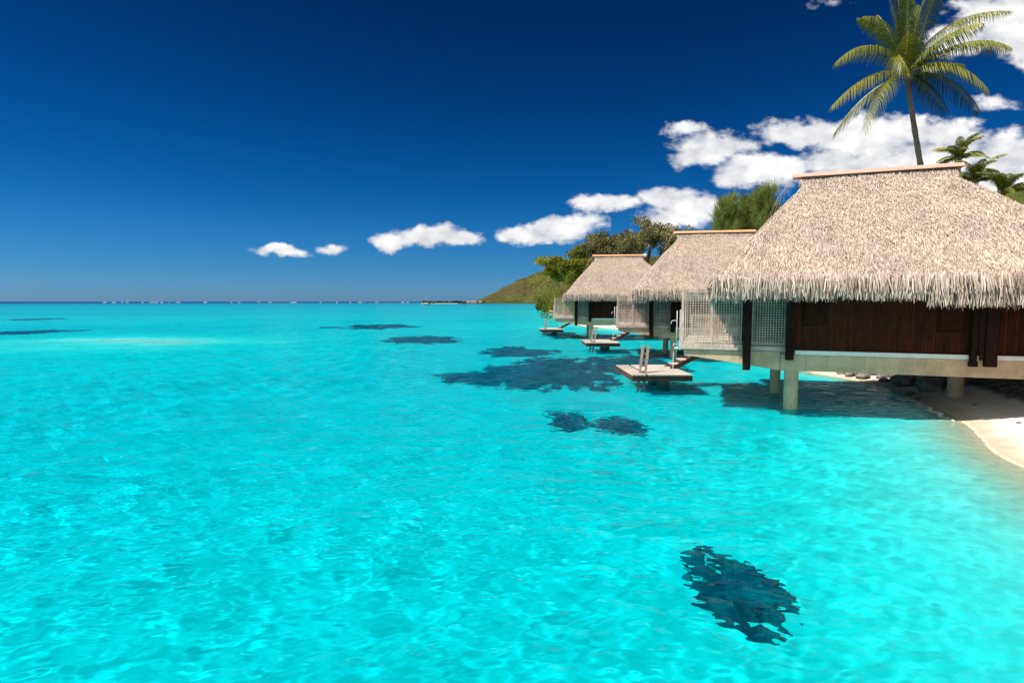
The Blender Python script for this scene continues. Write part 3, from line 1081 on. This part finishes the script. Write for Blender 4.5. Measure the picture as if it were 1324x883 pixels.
# ------------------------------------------------------------------ palms
def frond(P0, P1, P2, npair, leaf, seed, tone, droop=1.0, vwidth=.05):
    """rachis as a bent quadratic curve, leaflets on both sides hanging a little"""
    rg = np.random.default_rng(seed)
    P0, P1, P2 = map(lambda p: np.array(p, float), (P0, P1, P2))
    s = np.linspace(0.10, 1, npair)
    C = ((1 - s) ** 2)[:, None] * P0 + (2 * s * (1 - s))[:, None] * P1 + (s ** 2)[:, None] * P2
    Tn = (2 * (1 - s))[:, None] * (P1 - P0) + (2 * s)[:, None] * (P2 - P1)
    Tn /= np.linalg.norm(Tn, axis=1)[:, None]
    up = np.array([0, 0, 1.0])
    sd = np.cross(Tn, up + .001)
    sd /= np.maximum(np.linalg.norm(sd, axis=1)[:, None], 1e-4)
    nr = np.cross(sd, Tn)
    V_, T_ = [], []
    env = np.sin(np.pi * np.clip(s * .86 + .10, 0, 1)) ** .6
    for sg in (-1, 1):
        n = npair
        L = leaf * env * rg.uniform(.85, 1.1, n)
        out = sd * sg * .85 + Tn * (.50 + .55 * s)[:, None] + nr * .15 + rg.normal(0, .07, (n, 3))
        out /= np.linalg.norm(out, axis=1)[:, None]
        dr = np.array([0, 0, -1.0]) * droop
        a = C
        b = C + out * (L * .5)[:, None] + dr * (L * .12)[:, None]
        c = C + out * (L * .86)[:, None] + dr * (L * .55)[:, None]
        wv = Tn * vwidth / 2
        V_.append(np.stack([a - wv * .5, a + wv * .5, b - wv, b + wv, c - wv * .15, c + wv * .15], 1).reshape(-1, 3))
        tt = np.clip(tone + rg.normal(0, .12, n) + .18 * s, 0, 1)
        T_.append(np.repeat(tt, 6))
    # rachis: a thin three-sided stalk
    s2 = np.linspace(0, 1, 16)
    C2 = ((1 - s2) ** 2)[:, None] * P0 + (2 * s2 * (1 - s2))[:, None] * P1 + (s2 ** 2)[:, None] * P2
    rad = .055 * (1 - s2) + .012
    T2 = np.gradient(C2, axis=0)
    T2 /= np.linalg.norm(T2, axis=1)[:, None]
    S2 = np.cross(T2, up + .001)
    S2 /= np.linalg.norm(S2, axis=1)[:, None]
    N2 = np.cross(S2, T2)
    r3 = []
    for k in range(15):
        for (ca, cb) in (((1, 0), (-.5, .87)), ((-.5, .87), (-.5, -.87)), ((-.5, -.87), (1, 0))):
            q = [C2[k] + (N2[k] * ca[0] + S2[k] * ca[1]) * rad[k], C2[k] + (N2[k] * cb[0] + S2[k] * cb[1]) * rad[k],
                 C2[k + 1] + (N2[k + 1] * cb[0] + S2[k + 1] * cb[1]) * rad[k + 1], C2[k + 1] + (N2[k + 1] * ca[0] + S2[k + 1] * ca[1]) * rad[k + 1]]
            r3.append(q)
    r3 = np.array(r3).reshape(-1, 3)
    V = np.concatenate(V_)
    n = len(V) // 6
    i0 = np.arange(n)[:, None] * 6
    F = np.concatenate([i0 + np.array([0, 1, 3, 2]), i0 + np.array([2, 3, 5, 4])])
    Fr = np.arange(len(r3)).reshape(-1, 4) + len(V)
    return np.concatenate([V, r3]), np.concatenate([F, Fr]), np.concatenate(T_ + [np.full(len(r3), .8)])


def palm(top, base, fronds, scale, label, bend=(0, 0), leaf=.85, npair=60, seed=1, rtop=.13, rbase=.20, droop=1.0, width=.05, group=None):
    r = empty('palm_tree', base)
    top, base = Vector(top), Vector(base)
    rel = top - base
    pts, rad = [], []
    N = 40
    for i in range(N + 1):
        s = i / N
        b = 4 * s * (1 - s)
        pts.append((rel.x * s + bend[0] * b, rel.y * s, rel.z * s))
        rad.append(rbase * (1 - s) + rtop * s + (.10 * scale * max(0, s - .97) / .03) * .6 + .012 * math.sin(i * 2.4))
    MB().tube(pts, rad, 10).build('trunk', M['bark'], r, smooth=True)
    parts = []
    for k, (ctrl, tip, tone) in enumerate(fronds):
        c = Vector(rel) + Vector(ctrl) * scale
        t2 = Vector(rel) + Vector(tip) * scale
        st = Vector(rel) + Vector(ctrl).normalized() * .15
        parts.append(frond(st, c, t2, npair, leaf * scale, seed * 31 + k, tone, droop, width))
    v, f, tn = join(parts)
    obj('crown', np_mesh('crown', v, f, tn), M['palm_leaf'], r)
    setp(r, label, 'palm tree', group)
    return r


YP = 38.0
cen = at_y(1172, 96, YP)
sc_px = YP * 1.0 / F_PX * 1.03


def fr(cx, cy, tx, ty, dy1, dy2, tone):
    """frond from offsets in photo-like metres: control and tip (x right, z up), plus depth"""
    k = sc_px / 3.155
    o_x, o_y = 418, 300
    return (((cx - o_x) * k, dy1, (o_y - cy) * k), ((tx - o_x) * k, dy2, (o_y - ty) * k), tone)


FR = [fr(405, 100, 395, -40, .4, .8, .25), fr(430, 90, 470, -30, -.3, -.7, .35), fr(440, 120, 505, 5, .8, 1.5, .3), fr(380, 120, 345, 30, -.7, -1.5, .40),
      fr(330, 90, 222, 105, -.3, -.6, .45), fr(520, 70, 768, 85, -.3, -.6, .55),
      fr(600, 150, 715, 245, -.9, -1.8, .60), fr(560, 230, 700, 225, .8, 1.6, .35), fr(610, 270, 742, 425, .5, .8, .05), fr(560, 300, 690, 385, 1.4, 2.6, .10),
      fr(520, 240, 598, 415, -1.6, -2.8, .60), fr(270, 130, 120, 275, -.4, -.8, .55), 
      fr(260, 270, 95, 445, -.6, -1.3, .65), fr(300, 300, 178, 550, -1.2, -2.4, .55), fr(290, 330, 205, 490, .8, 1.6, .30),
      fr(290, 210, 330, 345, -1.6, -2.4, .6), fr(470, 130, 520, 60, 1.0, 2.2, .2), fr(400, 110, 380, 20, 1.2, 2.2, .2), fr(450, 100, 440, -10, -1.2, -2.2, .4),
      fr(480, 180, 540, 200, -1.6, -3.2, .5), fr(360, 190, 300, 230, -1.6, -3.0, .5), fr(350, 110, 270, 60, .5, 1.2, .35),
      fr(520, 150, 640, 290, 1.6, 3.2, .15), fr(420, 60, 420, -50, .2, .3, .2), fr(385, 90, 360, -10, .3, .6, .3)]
base_g = Vector((31.3, YP + 1.0, 1.5))
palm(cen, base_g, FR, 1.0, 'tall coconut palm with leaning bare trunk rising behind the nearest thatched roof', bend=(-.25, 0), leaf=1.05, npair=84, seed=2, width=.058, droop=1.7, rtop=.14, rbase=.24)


def star(seed, n=19, L=3.6):
    rr = random.Random(seed)
    out = []
    for k in range(n):
        a = 2 * math.pi * (k + rr.uniform(-.3, .3)) / n
        e = rr.choice([1.5, 1.2, .8, .4])
        l = L * rr.uniform(.8, 1.1)
        hx, hy = math.cos(a), math.sin(a)
        out.append(((hx * l * .5 * math.cos(e * .9), hy * l * .5 * math.cos(e * .9), l * (.25 + .35 * e)), (hx * l * math.cos(e * .6), hy * l * math.cos(e * .6), l * (e * .75 - .35)), rr.uniform(.2, .75)))
    return out


for px, py, Yp, s_, sd, lab in ((1240, 209, 58, .78, 5, 'small palm crown showing just past the right end of the big roof ridge'),
                                (1262, 238, 55, .85, 6, 'low palm with yellowing fronds, partly hidden by the right hip of the big roof'),
                                (1296, 254, 52, .80, 9, 'lowest palm crown resting on the sloping right edge of the big roof'),
                                (722, 366, 150, 1.35, 12, 'slim palm standing alone between the mountain and the farthest thatched roof')):
    c = at_y(px, py, Yp)
    gz = 3.0
    palm(c, (c.x + .6, Yp, gz), star(sd), s_, lab, leaf=.9, npair=46, seed=sd, bend=(.3, 0), width=.10 if Yp > 100 else .07, group='smaller palms behind the bungalows')


# ------------------------------------------------------------------ broadleaf, needle and twiggy trees
def limbs(mb, p, d, L, rad, depth, rg, tips, spread=.6, upb=.25, shrink=.72, kids=3):
    p, d = Vector(p), Vector(d).normalized()
    pts = [p]
    for k in range(3):
        d = (d + Vector((rg.uniform(-1, 1), rg.uniform(-1, 1), rg.uniform(-1, 1))) * .12 + Vector((0, 0, upb * .1))).normalized()
        pts.append(pts[-1] + d * L / 3)
    mb.tube(pts, [rad, rad * .88, rad * .78, rad * .66], 6 if depth else 4, cap=False)
    tips.append((pts[-1], depth))
    if depth > 0:
        tips.append((pts[2], depth))
        for k in range(kids):
            nd = (d + Vector((rg.uniform(-1, 1), rg.uniform(-1, 1), rg.uniform(-.5, 1))) * spread + Vector((0, 0, upb))).normalized()
            limbs(mb, pts[-1] if k else pts[2], nd, L * shrink * rg.uniform(.8, 1.15), rad * .6, depth - 1, rg, tips, spread, upb, shrink, kids)


def tree(name, base, height, leafmat, label, cat, seed, depth=3, spread=.8, clump=.9, nleaf=9000, leafsize=.14, trunk_h=.35, kids=3, up=.2, shrink=.72, elong=1.8, tone=.5, width=1.0, lean=(0, 0), squash=.75, group=None):
    rg = random.Random(seed)
    r = empty(name, base)
    mb, tips = MB(), []
    limbs(mb, (0, 0, -1), (lean[0], lean[1], 1), height * trunk_h + 1, height * .022, depth, rg, tips, spread, up, shrink, kids)
    ends = [(p, d) for p, d in tips if d <= 1]
    zmax_ = max(p.z for p, _ in ends)
    s = (height - clump * .6) / zmax_
    for i, v in enumerate(mb.v):
        mb.v[i] = (v[0] * s * width, v[1] * s * width, v[2] * s)
    mb.build('trunk', M['bark'], r, smooth=True)
    cs = [(p.x * s * width, p.y * s * width, p.z * s) for p, _ in ends]
    rd = [clump * rg.uniform(.5, 1.25) for _ in cs]
    v, f, tn = blades(nleaf, cs, rd, leafsize, seed, up=up, elong=elong, tone_c=tone, squash=squash)
    obj('crown', np_mesh('crown', v, f, tn), leafmat, r)
    setp(r, label, cat, group)
    return r


p = at_y(768, 390, 88)
tree('broadleaf_tree', (at_y(757, 390, 106).x, 106, 3), 13.6, M['yellow_leaf'], 'yellow-green feathery tree behind the left end of the farthest thatched roof', 'tree', 3,
     depth=4, spread=.95, clump=1.5, nleaf=36000, leafsize=.23, trunk_h=.22, width=1.15, tone=.68, up=.15, kids=3, squash=.55)
tree('broadleaf_tree', (at_y(792, 390, 96).x, 96, 3), 11.0, M['yellow_leaf'], 'dull green tree between the yellow-green tree and the twiggy brown one', 'tree', 8,
     depth=4, spread=.9, clump=1.1, nleaf=20000, leafsize=.20, trunk_h=.25, tone=.22, up=.2, squash=.6)
tree('twiggy_tree', (at_y(832, 390, 80).x, 80, 3), 13.9, M['olive_leaf'], 'half-bare brown tree with thin twigs above the farthest thatched roof', 'tree', 15,
     depth=5, spread=.85, clump=.85, nleaf=15000, leafsize=.12, trunk_h=.20, width=1.3, tone=.68, up=.3, kids=3, elong=3.5)
tree('twiggy_tree', (at_y(800, 390, 92).x, 92, 3), 13.0, M['olive_leaf'], 'low olive scrubby tree left of the half-bare brown one', 'tree', 16,
     depth=4, spread=.95, clump=1.2, nleaf=22000, leafsize=.15, trunk_h=.20, width=1.1, tone=.40, up=.25, kids=3, elong=3.0)


tree('broadleaf_tree', (at_y(750, 390, 100).x, 100, 3), 9.0, M['yellow_leaf'], 'low spreading yellow-green tree whose left side reaches down toward the mountain', 'tree', 23,
     depth=4, spread=.95, clump=1.25, nleaf=22000, leafsize=.20, trunk_h=.2, width=.85, tone=.58, up=.12, squash=.6)
tree('broadleaf_tree', (at_y(775, 390, 104).x, 104, 3), 12.3, M['yellow_leaf'], 'rounder yellow-green tree rising over the ridge of the farthest thatched roof', 'tree', 29,
     depth=4, spread=.85, clump=1.3, nleaf=22000, leafsize=.2, trunk_h=.25, width=1.0, tone=.42, up=.2, squash=.65)
tree('twiggy_tree', (at_y(868, 390, 86).x, 86, 3), 12.4, M['olive_leaf'], 'thin brown scrubby tree just left of the orange ridge of the middle roof', 'tree', 33,
     depth=5, spread=.8, clump=.9, nleaf=20000, leafsize=.11, trunk_h=.2, width=.9, tone=.5, up=.3, elong=3.5)


# casuarina: plumes of long thin needles
def casuarina(base, height, label, seed, rad=2.4, lean=0.0, nb=60):
    rg = np.random.default_rng(seed)
    r = empty('casuarina_tree', base)
    mb = MB()
    mb.tube([(0, 0, -1), (.1 + lean * .3, 0, height * .5), (lean, .1, height * .97)], [.22, .14, .03], 8)
    parts = []
    for b in range(nb):
        s = .35 + .63 * (b / nb)
        a = rg.random() * 6.283
        st = np.array([lean * s, 0, height * s])
        L = rad * (1.15 - s) * rg.uniform(1.0, 1.7) + .9
        dirv = np.array([math.cos(a) * .75, math.sin(a) * .75, .85 + .5 * s])
        dirv /= np.linalg.norm(dirv)
        e = st + dirv * L
        mb.tube([tuple(st), tuple((st + e) / 2 + np.array([0, 0, -.08])), tuple(e)], [.04, .025, .01], 4, cap=False)
        n = 170
        t_ = rg.random(n) ** .7
        p0 = st + (e - st) * t_[:, None] + rg.normal(0, .10, (n, 3))
        dd = dirv * .55 + rg.normal(0, .5, (n, 3)) + np.array([0, 0, .7])
        dd /= np.linalg.norm(dd, axis=1)[:, None]
        Ln = rg.uniform(.4, 1.25, n)[:, None]
        sd = np.cross(dd, rg.normal(size=(n, 3)))
        sd /= np.linalg.norm(sd, axis=1)[:, None]
        hw = .015
        p2 = p0 + dd * Ln + np.array([0, 0, -.12]) * Ln
        V_ = np.stack([p0 - sd * hw, p0 + sd * hw, p2 + sd * hw * .4, p2 - sd * hw * .4], 1).reshape(-1, 3)
        tn = np.repeat(np.clip(.5 + rg.normal(0, .12) + rg.normal(0, .2, n), 0, 1), 4)
        parts.append((V_, np.arange(n * 4).reshape(-1, 4), tn))
    mb.build('trunk', M['bark'], r)
    v, f, tn = join(parts)
    obj('crown', np_mesh('crown', v, f, tn), M['needle_leaf'], r)
    setp(r, label, 'tree', 'casuarina trees behind the middle roof')


for px, py, Yt, rad_, sd, lab in ((940, 268, 60, 2.7, 1, 'feathery casuarina, leftmost of the three plumes behind the middle roof'),
                                  (966, 266, 62, 2.3, 2, 'feathery casuarina standing in the middle of the three plumes'),
                                  (992, 254, 59, 2.3, 3, 'tallest feathery casuarina, touching the slope of the nearest roof')):
    tp = at_y(px, py, Yt)
    casuarina((tp.x, Yt, 3), tp.z - 3, lab, sd, rad_, nb=66)

# bushes at the water's edge beyond the last bungalow and behind the row
k = 0
BUSH = [(706, 390, 290, 4.4, 'dark green bush at the water edge where the far shore ends, furthest left'),
        (716, 388, 225, 5.8, 'leafy bush on the shore just left of the farthest deck'),
        (731, 386, 150, 6.5, 'tall shoreline bush directly behind the farthest deck screen'),
        (740, 386, 122, 8.5, 'broad bush filling the gap under the yellow-green tree'),
        (760, 387, 140, 5.4, 'dense bush behind the farthest bungalow wall'),
        (860, 386, 78, 3.4, 'shaded bush behind the farthest bungalow on its shore side'),
        (905, 386, 66, 3.0, 'shaded bush between the middle and the farthest bungalows'),
        (1000, 386, 52, 3.0, 'shaded bush between the middle and the nearest bungalows'),
        (1100, 384, 42, 2.8, 'shaded bush behind the nearest bungalow, left of the tall palm'),
        (1230, 384, 44, 3.2, 'shaded bush behind the nearest bungalow, right of the tall palm')]
for px, py, Yb, rr_, lab in BUSH:
    pc = at_y(px, py, Yb)
    rg = random.Random(px)
    cs = [(rg.uniform(-1, 1) * rr_ * .9, rg.uniform(-.6, .6) * rr_, rg.uniform(0, .8) * rr_) for _ in range(14)]
    v, f, tn = blades(5000, cs, [rr_ * .42] * 14, max(.16, Yb * .0016), px, tone_c=.5)
    o = empty('bush', (pc.x, Yb, 1.2))
    mb = MB()
    for c_ in cs:
        mb.tube([(0, 0, -.6), (c_[0] * .5, c_[1] * .5, c_[2] * .4), c_], [.07, .05, .02], 5, cap=False)
    mb.build('stem', M['bark'], o)
    obj('foliage', np_mesh('foliage', v, f, tn), M['bush_leaf'] if px not in (731, 740) else M['yellow_leaf'], o)
    setp(o, lab, 'bush', 'bushes along the shore')


# ------------------------------------------------------------------ coral, rocks
def blob_mesh(name, rx, ry, h, seed, rough=.35, lobes=.3, nr=60, na=300, cut=.3):
    rg = np.random.default_rng(seed)
    th = np.linspace(0, 2 * np.pi, na, endpoint=False)
    rr = np.linspace(0, 1, nr)
    edge = 1 + lobes * vnoise(np.cos(th) * 1.3 + seed, np.sin(th) * 1.3, seed, 2) + .5 * lobes * vnoise(np.cos(th) * 4.5, np.sin(th) * 4.5 + seed, seed + 1, 3) + .25 * lobes * vnoise(np.cos(th) * 15, np.sin(th) * 15 + seed, seed + 2, 2)
    T_, R_ = np.meshgrid(th, rr)
    E_ = np.broadcast_to(edge, R_.shape)
    X_, Y_ = np.cos(T_) * R_ * E_ * rx, np.sin(T_) * R_ * E_ * ry
    Zp = h * (1 - R_ ** 3) * (1 + rough * vnoise(X_ * 1.6, Y_ * 1.6, seed + 5, 4)) - .12 * R_ ** 6
    # gaps cut into the shape stand in for ripple refraction, more towards the rim
    if seed == 9:
        sx_, sy_ = (X_ * .34 - Y_ * .94) / .50, (X_ * .94 + Y_ * .34) / .13
        gap = 1.1 * vnoise(sx_, sy_, 9, 2) + (R_ - .60) * 1.0
    else:
        sx_, sy_ = (X_ * .8 - Y_ * .6) / max(.25 * rx, .22), (X_ * .6 + Y_ * .8) / max(.10 * ry, .12)
        gap = vnoise(sx_ + seed * 3, sy_ * .8, seed + 9, 3) + (R_ - .62) * 1.1
    Zp = Zp - (h + .3) * sm(gap, 1 - cut * 2.2, 1 - cut * 2.2 + .12)
    V_ = np.stack([X_, Y_, Zp], -1).reshape(-1, 3)
    ii = np.arange(nr * na).reshape(nr, na)
    nx = np.roll(ii, -1, 1)
    F_ = np.stack([ii[:-1], nx[:-1], nx[1:], ii[1:]], -1).reshape(-1, 4)
    return np_mesh(name, V_, F_, smooth=True)


CORAL = [  # left, right, top, bottom in the photo; seed; label
    (418, 566, 418.5, 427.5, 1, 'long thin dark coral patch, farthest one left of centre', 'coral'),
    (486, 606, 434.5, 444.5, 2, 'slim dark coral patch just below and right of the farthest one', 'coral'),
    (608, 722, 448, 463, 3, 'oval dark coral patch directly above the largest one', 'coral'),
    (568, 720, 472, 500, 4, 'left lobe of the largest dark coral reef, pointing to open water', 'coral'),
    (640, 800, 462, 510, 5, 'broad main mass of the largest dark coral reef left of the nearest platform', 'coral'),
    (740, 905, 458, 490, 6, 'dark coral stretch running behind the nearest swimming platform', 'coral'),
    (706, 772, 530, 556, 7, 'small dim coral head left of its darker twin below the platform', 'coral'),
    (774, 852, 537, 566, 8, 'small dark coral head right of its dimmer twin', 'coral'),
    (900, 1028, 706, 838, 9, 'dark rippled coral head nearest the viewer, at lower right', 'coral'),
    (-10, 70, 426, 434, 10, 'purplish coral streak touching the left edge of the picture', 'coral'),
    (8, 62, 411.5, 414, 11, 'very thin dark coral streak, highest one at far left', 'coral'),
    (696, 760, 428, 440, 12, 'small dark coral patch beside the farthest platform', 'coral'),
    (826, 900, 450, 462, 14, 'dark coral patch around the pier of the middle bungalow', 'coral'),
]
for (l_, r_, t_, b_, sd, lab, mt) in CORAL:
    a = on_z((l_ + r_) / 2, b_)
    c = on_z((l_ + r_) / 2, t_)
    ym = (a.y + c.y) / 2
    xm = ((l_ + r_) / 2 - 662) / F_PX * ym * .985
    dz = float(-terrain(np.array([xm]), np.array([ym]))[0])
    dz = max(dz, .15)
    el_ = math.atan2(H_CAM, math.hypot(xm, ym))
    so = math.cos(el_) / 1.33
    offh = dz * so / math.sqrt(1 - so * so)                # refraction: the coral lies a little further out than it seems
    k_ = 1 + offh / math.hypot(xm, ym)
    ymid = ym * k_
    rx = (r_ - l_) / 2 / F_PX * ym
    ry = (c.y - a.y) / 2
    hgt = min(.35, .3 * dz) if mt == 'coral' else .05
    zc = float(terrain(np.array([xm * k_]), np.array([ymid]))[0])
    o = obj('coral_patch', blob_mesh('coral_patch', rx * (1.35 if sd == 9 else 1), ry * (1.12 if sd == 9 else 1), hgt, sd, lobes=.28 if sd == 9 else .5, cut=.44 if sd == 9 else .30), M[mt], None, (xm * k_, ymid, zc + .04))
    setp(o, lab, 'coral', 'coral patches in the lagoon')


def rock_mesh(seed):
    import bmesh
    rg = np.random.default_rng(seed)
    bm = bmesh.new()
    bmesh.ops.create_icosphere(bm, subdivisions=4, radius=1)
    co = np.array([v.co for v in bm.verts])
    sc_ = np.array([1, rg.uniform(.7, .95), rg.uniform(.55, .8)])
    for _ in range(9):                                   # planar facets
        n = rg.normal(size=3)
        n /= np.linalg.norm(n)
        d = co @ n
        lim = rg.uniform(.66, .9)
        over = np.clip(d - lim, 0, None)
        co = co - over[:, None] * n * .85
    co = co * (1 + .07 * vnoise(co[:, 0] * 3 + seed, co[:, 1] * 3 + co[:, 2] * 2, seed, 4))[:, None] * sc_
    for v, c in zip(bm.verts, co):
        v.co = c
    me = bpy.data.meshes.new('boulder')
    bm.to_mesh(me)
    bm.free()
    for p_ in me.polygons:
        p_.use_smooth = True
    me.materials.append(M['rock'])
    return me


RM = [rock_mesh(s) for s in range(6)]
rg = random.Random(77)
placed = []
tries = 0
while len(placed) < 96 and tries < 9000:
    tries += 1
    yy = rg.uniform(21.5, 37) if len(placed) > 34 else rg.uniform(27.5, 33.5)
    xs = float(np.interp(yy, SH_Y, SH_X))
    near_edge = rg.random() < .7
    xx = xs + (rg.uniform(1.0, 3.6) if near_edge else rg.uniform(3.6, 7.5))
    if len(placed) <= 34:
        xx, near_edge = xs + rg.uniform(.5, 3.4), True
    s_ = rg.choice([.28, .32, .40, .5, .62]) if near_edge else rg.choice([.5, .8, 1.1])
    if yy < 26.0 and xx < xs + 3.6:
        continue
    if any((xx - a) ** 2 + (yy - b) ** 2 < (.62 * (s_ + c)) ** 2 for a, b, c in placed):
        continue
    placed.append((xx, yy, s_))
for i, (xx, yy, s_) in enumerate(placed):
    zz = float(terrain(np.array([xx]), np.array([yy]))[0])
    o = obj('boulder', RM[i % 6], None, None, (xx, yy, zz + .18 * s_))
    o.scale = (s_, s_, s_ * rg.uniform(.8, 1.1))
    o.rotation_euler = (rg.uniform(-.3, .3), rg.uniform(-.3, .3), rg.uniform(0, 6.3))
    setp(o, 'grey rounded boulder in the heap on the bank beneath the nearest bungalow', 'boulder', 'boulders on the bank under the nearest bungalow')
for i, (px, py, s_, lab) in enumerate(((1178, 510, .20, 'flat dark stone on the shaded sand, first left of the boulder heap'),
                                       (1186, 516, .13, 'small dark stone on the shaded sand below the boulder heap'),
                                       (1192, 521, .10, 'tiny dark pebble-sized stone alone on the shaded sand'),
                                       (1260, 530, .09, 'small dark stone in the middle of the shaded beach'),
                                       (1317, 555, .07, 'little stone lying on the sunlit sand near the right edge'),
                                       (712, 396, 1.6, 'pale boulder at the waterline left of the farthest deck'))):
    q = on_z(px, py)
    if px < 800:
        q = Vector((21.3 / 1.0, 300, 0))
        q.x = (px - 662) / F_PX * 300
    zz = float(terrain(np.array([q.x]), np.array([q.y]))[0])
    o = obj('stone', RM[i % 6], None, None, (q.x, q.y, max(zz, -.1) + .2 * s_))
    o.scale = (s_ * 1.4, s_, s_ * .7)
    setp(o, lab, 'stone', 'loose stones on the beach')

# thin line of foam where a wavelet reaches the shaded beach
fv, ff = [], []
rgn = np.random.default_rng(5)
N = 90
for i in range(N + 1):
    yy = 20.2 + 5.2 * i / N
    xs = float(np.interp(yy, SH_Y, SH_X)) - .55 + .12 * math.sin(i * .31) + .05 * math.sin(i * 1.3)
    wd = (.13 * math.sin(math.pi * i / N) + .01) * (1 + .35 * math.sin(i * .9) + .25 * math.sin(i * 2.1))
    fv += [(xs - wd, yy, .016), (xs, yy, .028), (xs + wd * .7, yy, .016)]
for i in range(N):
    q = i * 3
    ff += [(q, q + 3, q + 4, q + 1), (q + 1, q + 4, q + 5, q + 2)]
o = obj('foam', np_mesh('foam', fv, ff, smooth=True), M['foam'])
setp(o, 'thin white line of foam where a wavelet meets the shaded sand', 'foam', kind='stuff')


# ------------------------------------------------------------------ sailing boat
def boat(px, Yb, label, s=1.0):
    p = at_y(px, 390, Yb)
    r = empty('sailing_boat', (p.x, Yb, 0), R(12))
    r.scale = (s, s, s)
    h = MB()
    secs = [(-4.6, .9, .9), (-3, 1.35, 1.0), (0, 1.6, 1.1), (3, 1.1, 1.3), (5.2, .06, 1.5)]
    rings = []
    for x, hw, z in secs:
        b = len(h.v)
        h.v += [(x, -hw, z), (x, -hw * .75, .1), (x, 0, -.5), (x, hw * .75, .1), (x, hw, z)]
        rings.append(b)
    for a, b in zip(rings, rings[1:]):
        for k in range(4):
            h.f.append((a + k, b + k, b + k + 1, a + k + 1))
        h.f.append((a, a + 4, b + 4, b))
    h.f.append(tuple(rings[0] + k for k in range(5)))
    h.build('hull', M['sail_hull'], r)
    MB().box(-2.6, 1.6, -.9, .9, 1.05, 1.75).build('cabin', M['white_ledge'], r, bevel=.1)
    m = MB().tube([(.8, 0, 1.2), (.8, 0, 13.5)], .11, 8).build('mast', M['white_metal'], r)
    MB().tube([(.8, 0, 2.6), (-4, 0, 2.7)], .22, 8).build('boom', M['pale_cloth'], r)
    rg_ = MB()
    rg_.tube([(5.1, 0, 1.5), (.8, 0, 13.2)], .025, 4)
    rg_.tube([(-4.5, 0, 1.0), (.8, 0, 13.4)], .025, 4)
    rg_.build('rigging', M['white_metal'], r)
    MB().box(-4.4, -3.4, -.5, .5, 1.0, 2.1).build('bimini', M['white_ledge'], r)
    setp(r, label, 'boat')


boat(551.5, 760, 'sailing boat with a bare white mast anchored near the horizon', .9)

for o in bpy.data.objects:
    if o.type == 'MESH' and o is not water:
        o.cycles.is_caustics_receiver = True
